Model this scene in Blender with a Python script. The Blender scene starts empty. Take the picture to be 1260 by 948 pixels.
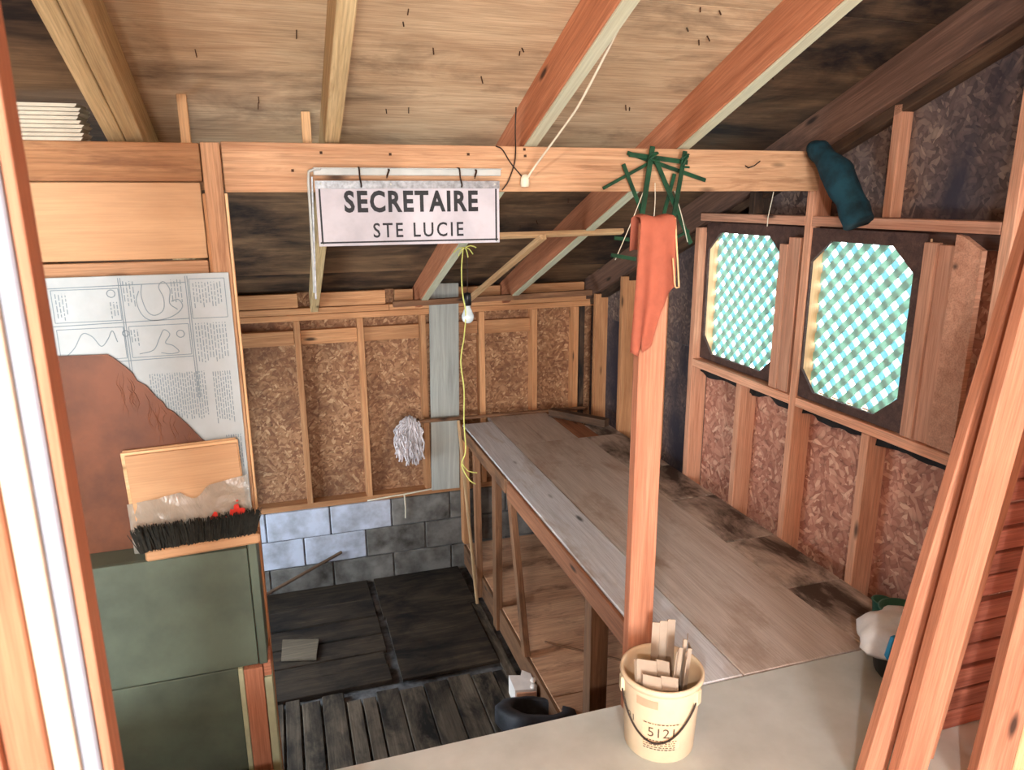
import bpy, bmesh, math, random
from mathutils import Vector, Matrix, noise as mnoise
random.seed(7)
S = bpy.context.scene
COL = S.collection
PI = math.pi

# ---------------------------------------------------------------- camera, world, light, exposure
H = 2.35                                   # camera height above the datum (work bench top = 0.89)
YAW, PIT, ROLL, FPX = math.radians(17.53169), math.radians(14.283818), math.radians(-0.306742), 900.85
_f = Vector((math.sin(YAW) * math.cos(PIT), math.cos(YAW) * math.cos(PIT), -math.sin(PIT)))
_r = Vector((math.cos(YAW), -math.sin(YAW), 0)); _u = _r.cross(_f)
_r2 = math.cos(ROLL) * _r + math.sin(ROLL) * _u; _u2 = -math.sin(ROLL) * _r + math.cos(ROLL) * _u
cam_d = bpy.data.cameras.new('camera'); cam = bpy.data.objects.new('camera', cam_d); COL.objects.link(cam)
cam_d.sensor_fit = 'HORIZONTAL'; cam_d.sensor_width = 36; cam_d.lens = FPX / 1260 * 36
cam_d.clip_start = .02; cam_d.clip_end = 200
cam_d.dof.use_dof = True; cam_d.dof.focus_distance = 3.0; cam_d.dof.aperture_fstop = 7
cam.matrix_world = Matrix(((_r2.x, _u2.x, -_f.x, 0), (_r2.y, _u2.y, -_f.y, 0), (_r2.z, _u2.z, -_f.z, H), (0, 0, 0, 1)))
S.camera = cam
S.view_settings.view_transform = 'Standard'; S.view_settings.look = 'None'
S.view_settings.gamma = 1; S.view_settings.use_curve_mapping = False
S.view_settings.exposure = 0.68

w = bpy.data.worlds.new('sky'); S.world = w; w.use_nodes = True
bg = w.node_tree.nodes['Background']; bg.inputs[0].default_value = (.74, .89, 1, 1); bg.inputs[1].default_value = 7.0

def lamp(name, kind, loc, aim, energy, color, **kw):
    d = bpy.data.lights.new(name, kind); d.energy = energy; d.color = color
    for k, v in kw.items(): setattr(d, k, v)
    o = bpy.data.objects.new(name, d); COL.objects.link(o); o.location = loc
    o.rotation_euler = (Vector(aim) - Vector(loc)).to_track_quat('-Z', 'Y').to_euler()
    return o
# sun over the back of the shed (lights the ground outside, the roof keeps it out of the room)
lamp('sun', 'SUN', (0, 8, 10), (0.8, 2, 0), 12, (1, .96, .9), angle=.02)
# bare bulb hung under the ridge, behind and beside the viewer; daylight in the open doorway
lamp('ridge_bulb', 'POINT', (-1.10, -1.58, 3.22), (0, 0, 0), 165, (1, .93, .89), shadow_soft_size=.05)
lamp('doorway_daylight', 'AREA', (-.45, -3.4, 1.75), (.4, 3, 1.9), 190, (1, .96, .93), shape='RECTANGLE', size=.95, size_y=1.6)

# daylight through the opening low in the wall behind the partition
lamp('pit_opening_daylight', 'AREA', (-1.29, 3.5, .75), (1, 3.75, .35), 17, (.80, .9, 1), shape='RECTANGLE', size=1.2, size_y=1.0)

# ---------------------------------------------------------------- helpers
WM = {}
def W(o): return WM.get(o.name, Matrix.Identity(4))
def place(o, M, parent=None):
    WM[o.name] = M.copy()
    if parent is not None:
        o.parent = parent; o.matrix_basis = W(parent).inverted() @ M
    else: o.matrix_basis = M
    return o
def tag(o, label=None, cat=None, group=None, kind=None):
    if label: o['label'] = label
    if cat: o['category'] = cat
    if group: o['group'] = group
    if kind: o['kind'] = kind
    return o
def empty(name, loc=(0, 0, 0), M=None):
    o = bpy.data.objects.new(name, None); COL.objects.link(o); o.empty_display_size = .05
    return place(o, M if M is not None else Matrix.Translation(loc))
def mobj(name, me, M, mat, parent=None):
    o = bpy.data.objects.new(name, me); COL.objects.link(o)
    if mat is not None:
        if not me.materials: me.materials.append(mat)
        elif me.materials[0] != mat:
            o.material_slots[0].link = 'OBJECT'; o.material_slots[0].material = mat
    return place(o, M, parent)
_bx = {}
def box_mesh(L, w_, t, bev=.002):
    k = (round(L, 4), round(w_, 4), round(t, 4), bev)
    if k not in _bx:
        bm = bmesh.new(); bmesh.ops.create_cube(bm, size=1)
        bmesh.ops.scale(bm, vec=(L, w_, t), verts=bm.verts)
        b = min(bev, .3 * min(L, w_, t))
        if b > 0: bmesh.ops.bevel(bm, geom=bm.edges[:], offset=b, segments=1, affect='EDGES')
        me = bpy.data.meshes.new('board'); bm.to_mesh(me); bm.free(); _bx[k] = me
    return _bx[k]
def frame(a, b, side):
    a = Vector(a); b = Vector(b); x = (b - a).normalized(); s = Vector(side)
    y = (s - x * s.dot(x)).normalized(); z = x.cross(y)
    M = Matrix((x, y, z)).transposed().to_4x4(); M.translation = (a + b) / 2
    return M
def bar(name, a, b, w_, t, mat, parent=None, side=(1, 0, 0), bev=.002):
    """a board: length a->b, width w_ along side, thickness t"""
    L = (Vector(b) - Vector(a)).length
    return mobj(name, box_mesh(L, w_, t, bev), frame(a, b, side), mat, parent)
def slab(name, x0, x1, y0, y1, z0, z1, mat, parent=None, grain='x', bev=.002):
    """axis aligned board with its grain along x, y or z"""
    cx, cy, cz = (x0 + x1) / 2, (y0 + y1) / 2, (z0 + z1) / 2
    if grain == 'x': return bar(name, (x0, cy, cz), (x1, cy, cz), y1 - y0, z1 - z0, mat, parent, (0, 1, 0), bev)
    if grain == 'y': return bar(name, (cx, y0, cz), (cx, y1, cz), x1 - x0, z1 - z0, mat, parent, (1, 0, 0), bev)
    return bar(name, (cx, cy, z0), (cx, cy, z1), x1 - x0, y1 - y0, mat, parent, (1, 0, 0), bev)
def pydata(name, v, f, mat, parent=None, M=None, smooth=False):
    me = bpy.data.meshes.new(name); me.from_pydata([tuple(p) for p in v], [], f); me.update()
    if smooth:
        for p in me.polygons: p.use_smooth = True
    return mobj(name, me, M if M is not None else Matrix.Identity(4), mat, parent)
def rebase(v, base): return [Vector(p) - Vector(base) for p in v]
def at_base(name, v, f, mat, base, parent=None, smooth=False):
    return pydata(name, rebase(v, base), f, mat, parent, Matrix.Translation(base), smooth)
def catmull(pts, n=6):
    P = [Vector(p) for p in pts]; P = [2 * P[0] - P[1]] + P + [2 * P[-1] - P[-2]]; out = []
    for i in range(1, len(P) - 2):
        for k in range(n):
            t = k / n; a, b, c, d = P[i - 1:i + 3]
            out.append(.5 * ((2 * b) + (c - a) * t + (2 * a - 5 * b + 4 * c - d) * t * t + (3 * b - a - 3 * c + d) * t ** 3))
    return out + [P[-2]]
def tube_geo(pts, r, sides=6, v=None, f=None):
    v = [] if v is None else v; f = [] if f is None else f; o = len(v); n = len(pts)
    rr = r if callable(r) else (lambda t: r)
    up = Vector((.3, .2, 1)).normalized()
    for i, p in enumerate(pts):
        d = (Vector(pts[min(i + 1, n - 1)]) - Vector(pts[max(i - 1, 0)])).normalized()
        a = d.cross(up)
        if a.length < 1e-3: a = d.cross(Vector((1, 0, 0)))
        a.normalize(); b = d.cross(a)
        for k in range(sides):
            an = 2 * PI * k / sides; v.append(Vector(p) + (a * math.cos(an) + b * math.sin(an)) * rr(i / max(1, n - 1)))
    for i in range(n - 1):
        for k in range(sides):
            f.append((o + i * sides + k, o + i * sides + (k + 1) % sides, o + (i + 1) * sides + (k + 1) % sides, o + (i + 1) * sides + k))
    f.append(tuple(o + k for k in range(sides))[::-1]); f.append(tuple(o + (n - 1) * sides + k for k in range(sides)))
    return v, f
def tube(name, pts, r, mat, parent=None, sides=6, smooth=True, n=0):
    if n: pts = catmull(pts, n)
    v, f = tube_geo(pts, r, sides)
    return at_base(name, v, f, mat, pts[-1], parent, smooth)
def lathe(name, prof, mat, loc=(0, 0, 0), parent=None, seg=40, M=None, jitter=0):
    v, f = [], []; n = len(prof)
    for r, z in prof:
        for k in range(seg):
            a = 2 * PI * k / seg; j = 1 + jitter * mnoise.noise(Vector((math.cos(a) * 2, math.sin(a) * 2, z * 14)))
            v.append((r * j * math.cos(a), r * j * math.sin(a), z))
    for i in range(n - 1):
        for k in range(seg):
            f.append((i * seg + k, i * seg + (k + 1) % seg, (i + 1) * seg + (k + 1) % seg, (i + 1) * seg + k))
    if prof[0][0] > 1e-5: f.append(tuple(range(seg))[::-1])
    if prof[-1][0] > 1e-5: f.append(tuple((n - 1) * seg + k for k in range(seg)))
    return pydata(name, v, f, mat, parent, M if M is not None else Matrix.Translation(loc), True)
def poly_slab(name, pts, axis, d0, d1, mat, parent=None, base=None):
    """prism of an outline: axis 'y' -> pts are (x,z); axis 'x' -> (y,z); axis 'z' -> (x,y)"""
    mk = {'y': lambda p, d: (p[0], d, p[1]), 'x': lambda p, d: (d, p[0], p[1]), 'z': lambda p, d: (p[0], p[1], d)}[axis]
    n = len(pts); v = [mk(p, d0) for p in pts] + [mk(p, d1) for p in pts]
    f = [tuple(range(n)), tuple(range(2 * n - 1, n - 1, -1))] + [(i, n + i, n + (i + 1) % n, (i + 1) % n) for i in range(n)]
    base = base or tuple(sum(p[k] for p in v) / len(v) for k in range(3))
    o = at_base(name, v, f, mat, base, parent)
    bm = bmesh.new(); bm.from_mesh(o.data); bmesh.ops.recalc_face_normals(bm, faces=bm.faces); bm.to_mesh(o.data); bm.free()
    return o
def text_geo(body, size, mat, M, parent, name='lettering', offset=0, extrude=.0006, spacing=1, width=1):
    c = bpy.data.curves.new('t', 'FONT'); c.body = body; c.size = size; c.align_x = 'CENTER'; c.align_y = 'CENTER'
    c.offset = offset; c.extrude = extrude; c.space_character = spacing; c.resolution_u = 3
    t = bpy.data.objects.new('t', c); COL.objects.link(t)
    me = bpy.data.meshes.new_from_object(t.evaluated_get(bpy.context.evaluated_depsgraph_get()))
    bpy.data.objects.remove(t); bpy.data.curves.remove(c)
    me.transform(Matrix.Diagonal((width, 1, 1, 1)))
    return mobj(name, me, M, mat, parent)
def ray_pt(px, py, axis, v):
    """real point on a plane of the room that a photo measurement refers to"""
    d = _r2 * ((px - 630) / FPX) - _u2 * ((py - 474) / FPX) + _f
    i = 'xyz'.index(axis); t = (v - (0, 0, H)[i]) / d[i]
    return Vector((0, 0, H)) + d * t

# ---------------------------------------------------------------- materials
def lin(c):
    return tuple(((x / 255) / 12.92 if x / 255 <= .04045 else ((x / 255 + .055) / 1.055) ** 2.4) for x in c) + (1,)
class NT:
    def __init__(s, name):
        s.m = bpy.data.materials.new(name); s.m.use_nodes = True; s.t = s.m.node_tree; s.b = s.t.nodes['Principled BSDF']
        s.b.inputs['Specular IOR Level'].default_value = .3
    def n(s, ty, **kw):
        x = s.t.nodes.new(ty)
        for k, v in kw.items():
            if hasattr(x, k): setattr(x, k, v)
            else: x.inputs[k].default_value = v
        return x
    def l(s, a, b): s.t.links.new(a, b)
    def coords(s, scale, rnd=True, rot=(0, 0, 0), out='Object'):
        tc = s.n('ShaderNodeTexCoord'); mp = s.n('ShaderNodeMapping'); mp.inputs['Scale'].default_value = scale; mp.inputs['Rotation'].default_value = rot
        src = tc.outputs[out]
        if rnd:
            oi = s.n('ShaderNodeObjectInfo'); mu = s.n('ShaderNodeVectorMath', operation='MULTIPLY_ADD')
            s.l(oi.outputs['Random'], mu.inputs[0]); mu.inputs[1].default_value = (13.1, 7.7, 5.3); s.l(src, mu.inputs[2]); src = mu.outputs[0]
        s.l(src, mp.inputs[0]); return mp.outputs[0]
    def noise(s, vec, scale, detail=4, rough=.6, dist=0):
        x = s.n('ShaderNodeTexNoise'); x.inputs['Scale'].default_value = scale; x.inputs['Detail'].default_value = detail
        x.inputs['Roughness'].default_value = rough; x.inputs['Distortion'].default_value = dist; s.l(vec, x.inputs['Vector']); return x.outputs['Fac']
    def ramp(s, fac, stops):
        x = s.n('ShaderNodeValToRGB'); e = x.color_ramp.elements
        while len(e) < len(stops): e.new(.5)
        for i, (p, c) in enumerate(stops): e[i].position = p; e[i].color = c if len(c) == 4 else lin(c)
        s.l(fac, x.inputs[0]); return x.outputs[0]
    def mix(s, fac, a, b, blend='MIX'):
        x = s.n('ShaderNodeMix', data_type='RGBA', blend_type=blend)
        for sock, val in ((x.inputs[0], fac), (x.inputs[6], a), (x.inputs[7], b)):
            if hasattr(val, 'is_linked'): s.l(val, sock)
            else: sock.default_value = val
        return x.outputs[2]
    def bump(s, fac, strength=.3, dist=.004):
        x = s.n('ShaderNodeBump'); x.inputs['Strength'].default_value = strength; x.inputs['Distance'].default_value = dist
        s.l(fac, x.inputs['Height']); s.l(x.outputs[0], s.b.inputs['Normal'])
    def done(s, col, rough=.7):
        if hasattr(col, 'is_linked'): s.l(col, s.b.inputs['Base Color'])
        else: s.b.inputs['Base Color'].default_value = col
        s.b.inputs['Roughness'].default_value = rough; return s.m
WHITE = (1, 1, 1, 1); BLACK = (0, 0, 0, 1)
def wood(name, lo, hi, knots=True, stain=None, stain_lo=.5, stain_hi=.68, stain_scale=2.2, rough=.7, vary=.22, grain=(1.6, 26, 26), fine=.35, stretch=(1, 2.2, 2.2)):
    s = NT(name)
    g = s.noise(s.coords(grain), 1.0, 5, .62, .8)
    col = s.ramp(g, [(.3, lo), (.52, tuple((a + b) // 2 for a, b in zip(lo, hi))), (.72, hi)])
    fg = s.noise(s.coords((5, 190, 190)), 1.0, 3, .7)
    col = s.mix(fine, col, s.ramp(fg, [(.36, (110, 96, 88)), (.6, (255, 255, 255))]), 'MULTIPLY')
    oi = s.n('ShaderNodeObjectInfo'); hs = s.n('ShaderNodeHueSaturation'); mr = s.n('ShaderNodeMapRange')
    mr.inputs['To Min'].default_value = 1 - vary; mr.inputs['To Max'].default_value = 1 + vary * .6
    s.l(oi.outputs['Random'], mr.inputs[0]); s.l(mr.outputs[0], hs.inputs['Value']); s.l(col, hs.inputs['Color']); col = hs.outputs[0]
    if knots:
        vo = s.n('ShaderNodeTexVoronoi'); vo.inputs['Scale'].default_value = 1; s.l(s.coords((2.6, 9, 9)), vo.inputs['Vector'])
        col = s.mix(s.ramp(vo.outputs['Distance'], [(.05, WHITE), (.13, BLACK)]), col, lin(tuple(int(c * .42) for c in lo)))
    if stain:
        sn = s.noise(s.coords(stretch), stain_scale, 6, .66, .4)
        col = s.mix(s.ramp(sn, [(stain_lo, BLACK), (stain_hi, WHITE)]), col, lin(stain))
    s.bump(fg, .25, .002)
    return s.done(col, rough)
def osb(name, cols, stain=None, lo=.5, hi=.66, scale=2.0, plane='xy', big=1.0):
    s = NT(name)
    base = s.coords((1, 1, 1), rnd=True, rot={'xy': (0, 0, 0), 'yz': (0, PI / 2, 0), 'xz': (PI / 2, 0, 0)}[plane])
    nz = s.n('ShaderNodeTexNoise'); nz.inputs['Scale'].default_value = 14; nz.inputs['Detail'].default_value = 2; s.l(base, nz.inputs['Vector'])
    ds = s.n('ShaderNodeVectorMath', operation='MULTIPLY_ADD'); s.l(nz.outputs['Color'], ds.inputs[0]); ds.inputs[1].default_value = (.03, .03, .0); s.l(base, ds.inputs[2])
    outs = []
    for i, (rot, sc) in enumerate(((.5, (26, 74, 1)), (-.75, (30, 84, 1)), (1.45, (24, 70, 1)))):
        mr_ = s.n('ShaderNodeVectorRotate', rotation_type='Z_AXIS'); mr_.inputs['Angle'].default_value = rot; s.l(ds.outputs[0], mr_.inputs['Vector'])
        mp = s.n('ShaderNodeMapping'); mp.inputs['Scale'].default_value = (sc[0] * big, sc[1] * big, 1); s.l(mr_.outputs[0], mp.inputs[0])
        vo = s.n('ShaderNodeTexVoronoi', voronoi_dimensions='2D'); vo.inputs['Scale'].default_value = 1; s.l(mp.outputs[0], vo.inputs['Vector'])
        sep = s.n('ShaderNodeSeparateColor'); s.l(vo.outputs['Color'], sep.inputs[0]); outs.append((sep.outputs[0], sep.outputs[1], vo.outputs['Distance']))
    pick = s.n('ShaderNodeMath', operation='GREATER_THAN'); s.l(outs[0][1], pick.inputs[0]); pick.inputs[1].default_value = .5
    pick2 = s.n('ShaderNodeMath', operation='GREATER_THAN'); s.l(outs[1][1], pick2.inputs[0]); pick2.inputs[1].default_value = .6
    def sel(a, b, p):
        m = s.n('ShaderNodeMix', data_type='FLOAT'); s.l(p.outputs[0], m.inputs[0]); s.l(a, m.inputs[2]); s.l(b, m.inputs[3]); return m.outputs[0]
    fac = sel(sel(outs[0][0], outs[1][0], pick), outs[2][0], pick2); dist = sel(sel(outs[0][2], outs[1][2], pick), outs[2][2], pick2)
    col = s.ramp(fac, [(.0, cols[0]), (.45, cols[1]), (.85, cols[2]), (1, cols[3])])
    col = s.mix(.45, col, s.ramp(dist, [(.45, WHITE), (.95, (70, 48, 36))]), 'MULTIPLY')
    if stain:
        sn = s.noise(s.coords((1, 1, .7)), scale, 6, .62, .5)
        col = s.mix(s.ramp(sn, [(lo, BLACK), (hi, WHITE)]), col, lin(stain))
    s.bump(fac, .35, .004)
    return s.done(col, .75)
def plain(name, c, rough=.6, metal=0, mottle=.12, scale=12, bump=.08, spec=.3, dark=None):
    s = NT(name); n_ = s.noise(s.coords((1, 1, 1)), scale, 5, .6)
    d = dark or tuple(int(x * (1 - mottle * 2)) for x in c)
    col = s.ramp(n_, [(.3, d), (.62, c)]); s.b.inputs['Metallic'].default_value = metal; s.b.inputs['Specular IOR Level'].default_value = spec
    if bump: s.bump(n_, bump, .004)
    return s.done(col, rough)

M = {}
M['stud'] = wood('pine_stud', (180, 124, 82), (212, 160, 114))
M['stud_pink'] = wood('rosy_pine', (206, 146, 114), (234, 182, 150))
M['beam'] = wood('beam_pine', (184, 138, 102), (212, 172, 134), stain=(118, 76, 50), stain_lo=.56, stain_hi=.78, stretch=(1.1, 9, 9), stain_scale=1.8)
M['rafter'] = wood('rafter_pine', (150, 104, 68), (196, 148, 104), stain=(80, 52, 38), stain_lo=.56, stain_hi=.8, stretch=(.8, 5, 5))
M['rafter_pale'] = wood('pale_rafter', (176, 150, 108), (214, 192, 148), stain=(132, 92, 60), stain_lo=.58, stain_hi=.8, stretch=(.8, 5, 5))
M['rafter_red'] = wood('red_rafter', (168, 104, 72), (204, 138, 102))
M['ply_roof'] = wood('roof_plywood', (182, 152, 120), (216, 192, 158), knots=False, stain=(84, 64, 50), stain_lo=.5, stain_hi=.76, stain_scale=2.2, grain=(2.2, 18, 18), stretch=(.9, 2.0, 2.0), vary=.12)
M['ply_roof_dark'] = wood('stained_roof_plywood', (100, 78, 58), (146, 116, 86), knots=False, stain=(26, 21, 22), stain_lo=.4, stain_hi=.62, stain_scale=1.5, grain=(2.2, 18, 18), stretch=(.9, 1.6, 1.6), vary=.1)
M['rafter_dark'] = wood('dark_rafter', (92, 68, 56), (128, 98, 82), stain=(48, 38, 38), stain_lo=.5, stain_hi=.72, stretch=(.8, 4, 4))
M['underside_strip'] = wood('pale_underside', (188, 188, 160), (214, 216, 192), knots=False, vary=.05, fine=.15)
M['beam_old'] = wood('aged_beam_pine', (160, 112, 74), (196, 148, 104), stain=(92, 58, 36), stain_lo=.5, stain_hi=.72, stretch=(1.1, 9, 9), stain_scale=1.8)
M['dark_wood'] = wood('dark_old_wood', (70, 52, 40), (112, 84, 62), stain=(20, 17, 16), stain_lo=.42, stain_hi=.66)
M['floor_plank'] = wood('grimy_floor_plank', (74, 64, 54), (120, 108, 92), stain=(18, 16, 14), stain_lo=.42, stain_hi=.62, stain_scale=3, vary=.3)
M['floor_ply'] = wood('grimy_floor_plywood', (44, 37, 30), (84, 71, 56), knots=False, stain=(12, 10, 9), stain_lo=.42, stain_hi=.64, stain_scale=2.6)
M['scrap'] = wood('grey_scrap', (96, 86, 72), (134, 122, 104), knots=False)
M['under_ply'] = wood('brown_plywood_floor', (184, 136, 104), (216, 172, 136), knots=False, stain=(110, 76, 56), stain_lo=.52, stain_hi=.74, stain_scale=4, grain=(2, 14, 14))
M['bench_plank'] = wood('worn_daylit_plank', (204, 206, 212), (230, 232, 236), stain=(164, 146, 130), stain_lo=.52, stain_hi=.74, rough=.5, vary=.08, fine=.25)  # worn plank, with the bluish light on it put into the base colour
M['bench_ply'] = wood('worn_bench_plywood', (188, 172, 160), (212, 200, 190), knots=False, stain=(150, 126, 108), stain_lo=.5, stain_hi=.72, stain_scale=2.4, rough=.48, vary=.05, fine=.25)
M['bench_ply_dark'] = wood('stained_bench_plywood', (182, 164, 150), (208, 194, 182), knots=False, stain=(66, 55, 48), stain_lo=.40, stain_hi=.60, stain_scale=3.0, rough=.5, vary=.1, fine=.25)
M['bench_edge'] = wood('bench_edge_wood', (132, 84, 58), (176, 120, 86))
M['leg'] = wood('bench_leg_wood', (112, 78, 54), (160, 116, 84), stain=(50, 36, 28), stain_lo=.52, stain_hi=.76)
M['cream'] = wood('cream_panel', (190, 150, 112), (210, 172, 132), knots=False, vary=.04, fine=.12, grain=(1, 6, 6))
M['salmon'] = wood('planed_cedar', (176, 116, 88), (204, 144, 114), vary=.06, fine=.3)
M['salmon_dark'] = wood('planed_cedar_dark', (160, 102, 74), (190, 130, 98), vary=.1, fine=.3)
M['pale_pine'] = wood('pale_pine', (220, 176, 128), (244, 208, 164), vary=.06, fine=.2)
M['slat_wood'] = wood('reddish_slats', (150, 88, 72), (196, 130, 108), vary=.2)
M['plank_rose'] = wood('rosy_window_plank', (184, 132, 106), (216, 168, 140), vary=.12)
M['grey_plank'] = wood('grey_painted_plank', (150, 152, 146), (186, 188, 180), knots=False, vary=.03, fine=.12)
M['stick'] = wood('light_stick', (186, 146, 104), (220, 184, 140), knots=False)
M['osb'] = osb('osb_warm', ((124, 84, 60), (152, 110, 78), (172, 130, 96), (196, 158, 120)), stain=(96, 64, 46), lo=.5, hi=.74, scale=3)
M['osb_pink'] = osb('osb_rosy', ((152, 100, 84), (178, 126, 106), (196, 148, 126), (216, 176, 150)), stain=(130, 84, 66), lo=.55, hi=.78, scale=3, plane='xz', big=.78)
M['osb_dark'] = osb('osb_shadow_haze', ((92, 76, 70), (118, 100, 92), (140, 120, 108), (164, 142, 126)), stain=(50, 48, 58), lo=.34, hi=.6, scale=1.6, plane='yz')  # dark mottle stands in for the post's shadow and the upper wall's haze
M['black_paper'] = plain('tar_paper', (34, 32, 34), .8, mottle=.3)
M['dark_panel'] = wood('dark_window_panel', (66, 48, 44), (98, 74, 66), knots=False, vary=.1)
M['block'] = plain('daylit_block', (196, 202, 218), .85, mottle=.2, scale=7, bump=.4, dark=(150, 152, 160))  # bluish daylight on the upper left blocks is put into this colour
M['block_dirty'] = plain('grimy_block', (128, 125, 120), .9, mottle=.4, scale=6, bump=.5, dark=(66, 61, 56))
M['mortar'] = plain('grey_mortar', (104, 104, 106), .95, mottle=.3, bump=.3)
M['green_paint'] = plain('sage_green_paint', (98, 112, 98), .5, mottle=.1, scale=3.5, dark=(74, 84, 74))
M['green_floor'] = plain('worn_grey_green_paint', (200, 205, 202), .5, mottle=.1, scale=4, dark=(176, 182, 178))
M['pale_green'] = plain('pale_green_paint', (196, 204, 170), .6, mottle=.06)
M['white_metal'] = plain('white_enamel', (186, 190, 186), .4, mottle=.05)
M['sign_face'] = plain('sign_face', (184, 182, 190), .5, mottle=.05, scale=9)
M['galv'] = plain('galvanised_strip', (150, 154, 158), .45, metal=.4, mottle=.15, scale=60)
M['ink'] = plain('black_paint', (34, 36, 40), .6, mottle=.1)
M['rust'] = plain('rusty_nail', (70, 46, 30), .7, metal=.3)
M['steel'] = plain('dark_wire', (60, 50, 44), .5, metal=.5)
M['cord'] = plain('white_cord', (222, 214, 192), .5, mottle=.04)
M['yellow'] = plain('yellow_string', (214, 216, 120), .6, mottle=.08)
M['green_stick'] = plain('green_plastic', (30, 74, 50), .45, mottle=.2, scale=20)
M['rag'] = plain('terracotta_cloth', (158, 88, 68), .95, mottle=.03, scale=40, bump=.15)
M['cream_edge'] = plain('cloth_edge', (226, 190, 140), .9)
M['teal'] = plain('dark_teal_cloth', (18, 58, 70), .9, mottle=.3, scale=14, bump=.3)
M['mop'] = plain('mop_cotton', (214, 206, 208), .9, mottle=.1)
M['bulb'] = plain('frosted_bulb', (206, 218, 222), .25, mottle=.02, bump=0, spec=.5)
M['black'] = plain('black_plastic', (24, 24, 26), .35, mottle=.2, bump=.05)
M['black_bag'] = plain('dusty_black_plastic', (60, 60, 65), .6, mottle=.3, scale=8)
M['bucket'] = plain('ivory_plastic', (226, 206, 174), .4, mottle=.03, bump=.02)
M['bucket_label'] = plain('bucket_print', (236, 200, 164), .5, mottle=.04, bump=0)
M['peach_label'] = plain('peach_sticker', (222, 170, 140), .5, mottle=.06, bump=0)
M['bucket_ink'] = plain('brown_ink', (96, 78, 66), .6, bump=0)
M['vinyl'] = plain('taupe_vinyl', (176, 158, 140), .5, mottle=.04)
M['bag_white'] = plain('white_bag', (226, 224, 220), .35, mottle=.05, spec=.5)
M['blue'] = plain('blue_plastic', (24, 140, 190), .4, mottle=.05)
M['sea_green'] = plain('sea_green_plastic', (70, 128, 108), .45, mottle=.08)
M['foam'] = plain('white_foam', (236, 226, 218), .8, mottle=.04)
M['print_board'] = plain('white_sheathing', (184, 198, 204), .6, mottle=.04, scale=5)
M['print_ink'] = plain('pale_blue_ink', (128, 148, 160), .7, bump=0, mottle=.04)
M['brown_board'] = plain('brown_hardboard', (120, 72, 46), .42, mottle=.14, scale=5, bump=.1)
M['bristle'] = plain('black_bristle', (40, 42, 36), .7, mottle=.3, scale=60)
M['red'] = plain('red_print', (206, 50, 34), .5, mottle=.03, bump=0)
M['white_tray'] = plain('white_tray', (196, 190, 172), .45, mottle=.04, bump=0)
M['ground'] = plain('sunlit_gravel', (214, 214, 206), .95, mottle=.2, scale=1.5)
M['jamb_white'] = plain('white_jamb_paint', (226, 208, 184), .5, mottle=.02)
M['jamb_grey'] = plain('grey_weatherstrip', (146, 150, 162), .6, mottle=.03)
def film():
    s = NT('clear_film'); s.b.inputs['Transmission Weight'].default_value = 0; s.b.inputs['Alpha'].default_value = .55
    s.b.inputs['Specular IOR Level'].default_value = .8
    n_ = s.noise(s.coords((9, 9, 5)), 1, 4, .6, 1.2); s.bump(n_, .8, .02); return s.done(lin((178, 178, 168)), .18)
M['film'] = film()
def lattice_mat(name, tint, face):
    s = NT(name); tr = s.n('ShaderNodeBsdfTranslucent'); tr.inputs[0].default_value = lin(tint); mx = s.n('ShaderNodeMixShader'); mx.inputs[0].default_value = .5
    s.b.inputs['Base Color'].default_value = lin(face); s.b.inputs['Roughness'].default_value = .5
    out = s.t.nodes['Material Output']; s.l(s.b.outputs[0], mx.inputs[1]); s.l(tr.outputs[0], mx.inputs[2]); s.l(mx.outputs[0], out.inputs[0]); return s.m
M['lattice'] = lattice_mat('pale_green_vinyl', (166, 200, 184), (198, 218, 206)); M['lattice_blue'] = lattice_mat('pale_blue_vinyl', (150, 196, 204), (190, 214, 216))

# ---------------------------------------------------------------- setting: roof
PITCH = .387
def rz(y, z0=1.67): return z0 + PITCH * (4.7 - y)           # underside of the rafters behind the ridge
RIDGE = -.6
up_n = Vector((0, PITCH, 1)).normalized(); dn = Vector((0, 1, -PITCH)).normalized()
ceil = tag(empty('ceiling'), kind='structure')
def rafter(x0, x1, mat, y1=5.05, y0=RIDGE):
    d = .14 / 2
    a = Vector(((x0 + x1) / 2, y0, rz(y0))) + up_n * d; b = Vector(((x0 + x1) / 2, y1, rz(y1))) + up_n * d
    return bar('rafter', a, b, x1 - x0, .14, mat, ceil, (1, 0, 0), .003)
for x0, x1, m in ((-.446, -.399, 'rafter_pale'), (-.397, -.348, 'rafter_pale'), (.172, .219, 'rafter_pale'), (.828, .876, 'rafter_red'), (1.418, 1.466, 'rafter_red'), (2.03, 2.075, 'rafter_dark'), (-1.06, -1.012, 'rafter')):
    rafter(x0, x1, M[m])
for x0, x1 in ((.834, .876), (1.424, 1.466)):   # strips added to give two rafters their pale undersides
    a = Vector(((x0 + x1) / 2, .2, rz(.2))) - up_n * .004; b_ = Vector(((x0 + x1) / 2, 4.5, rz(4.5))) - up_n * .004
    bar('underside_strip', a, b_, x1 - x0, .008, M['underside_strip'], ceil, (1, 0, 0), .001)
sheet_y = [(-.6, .776), (.78, 1.98), (1.984, 3.18), (3.184, 4.4), (4.404, 5.2)]
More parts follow.
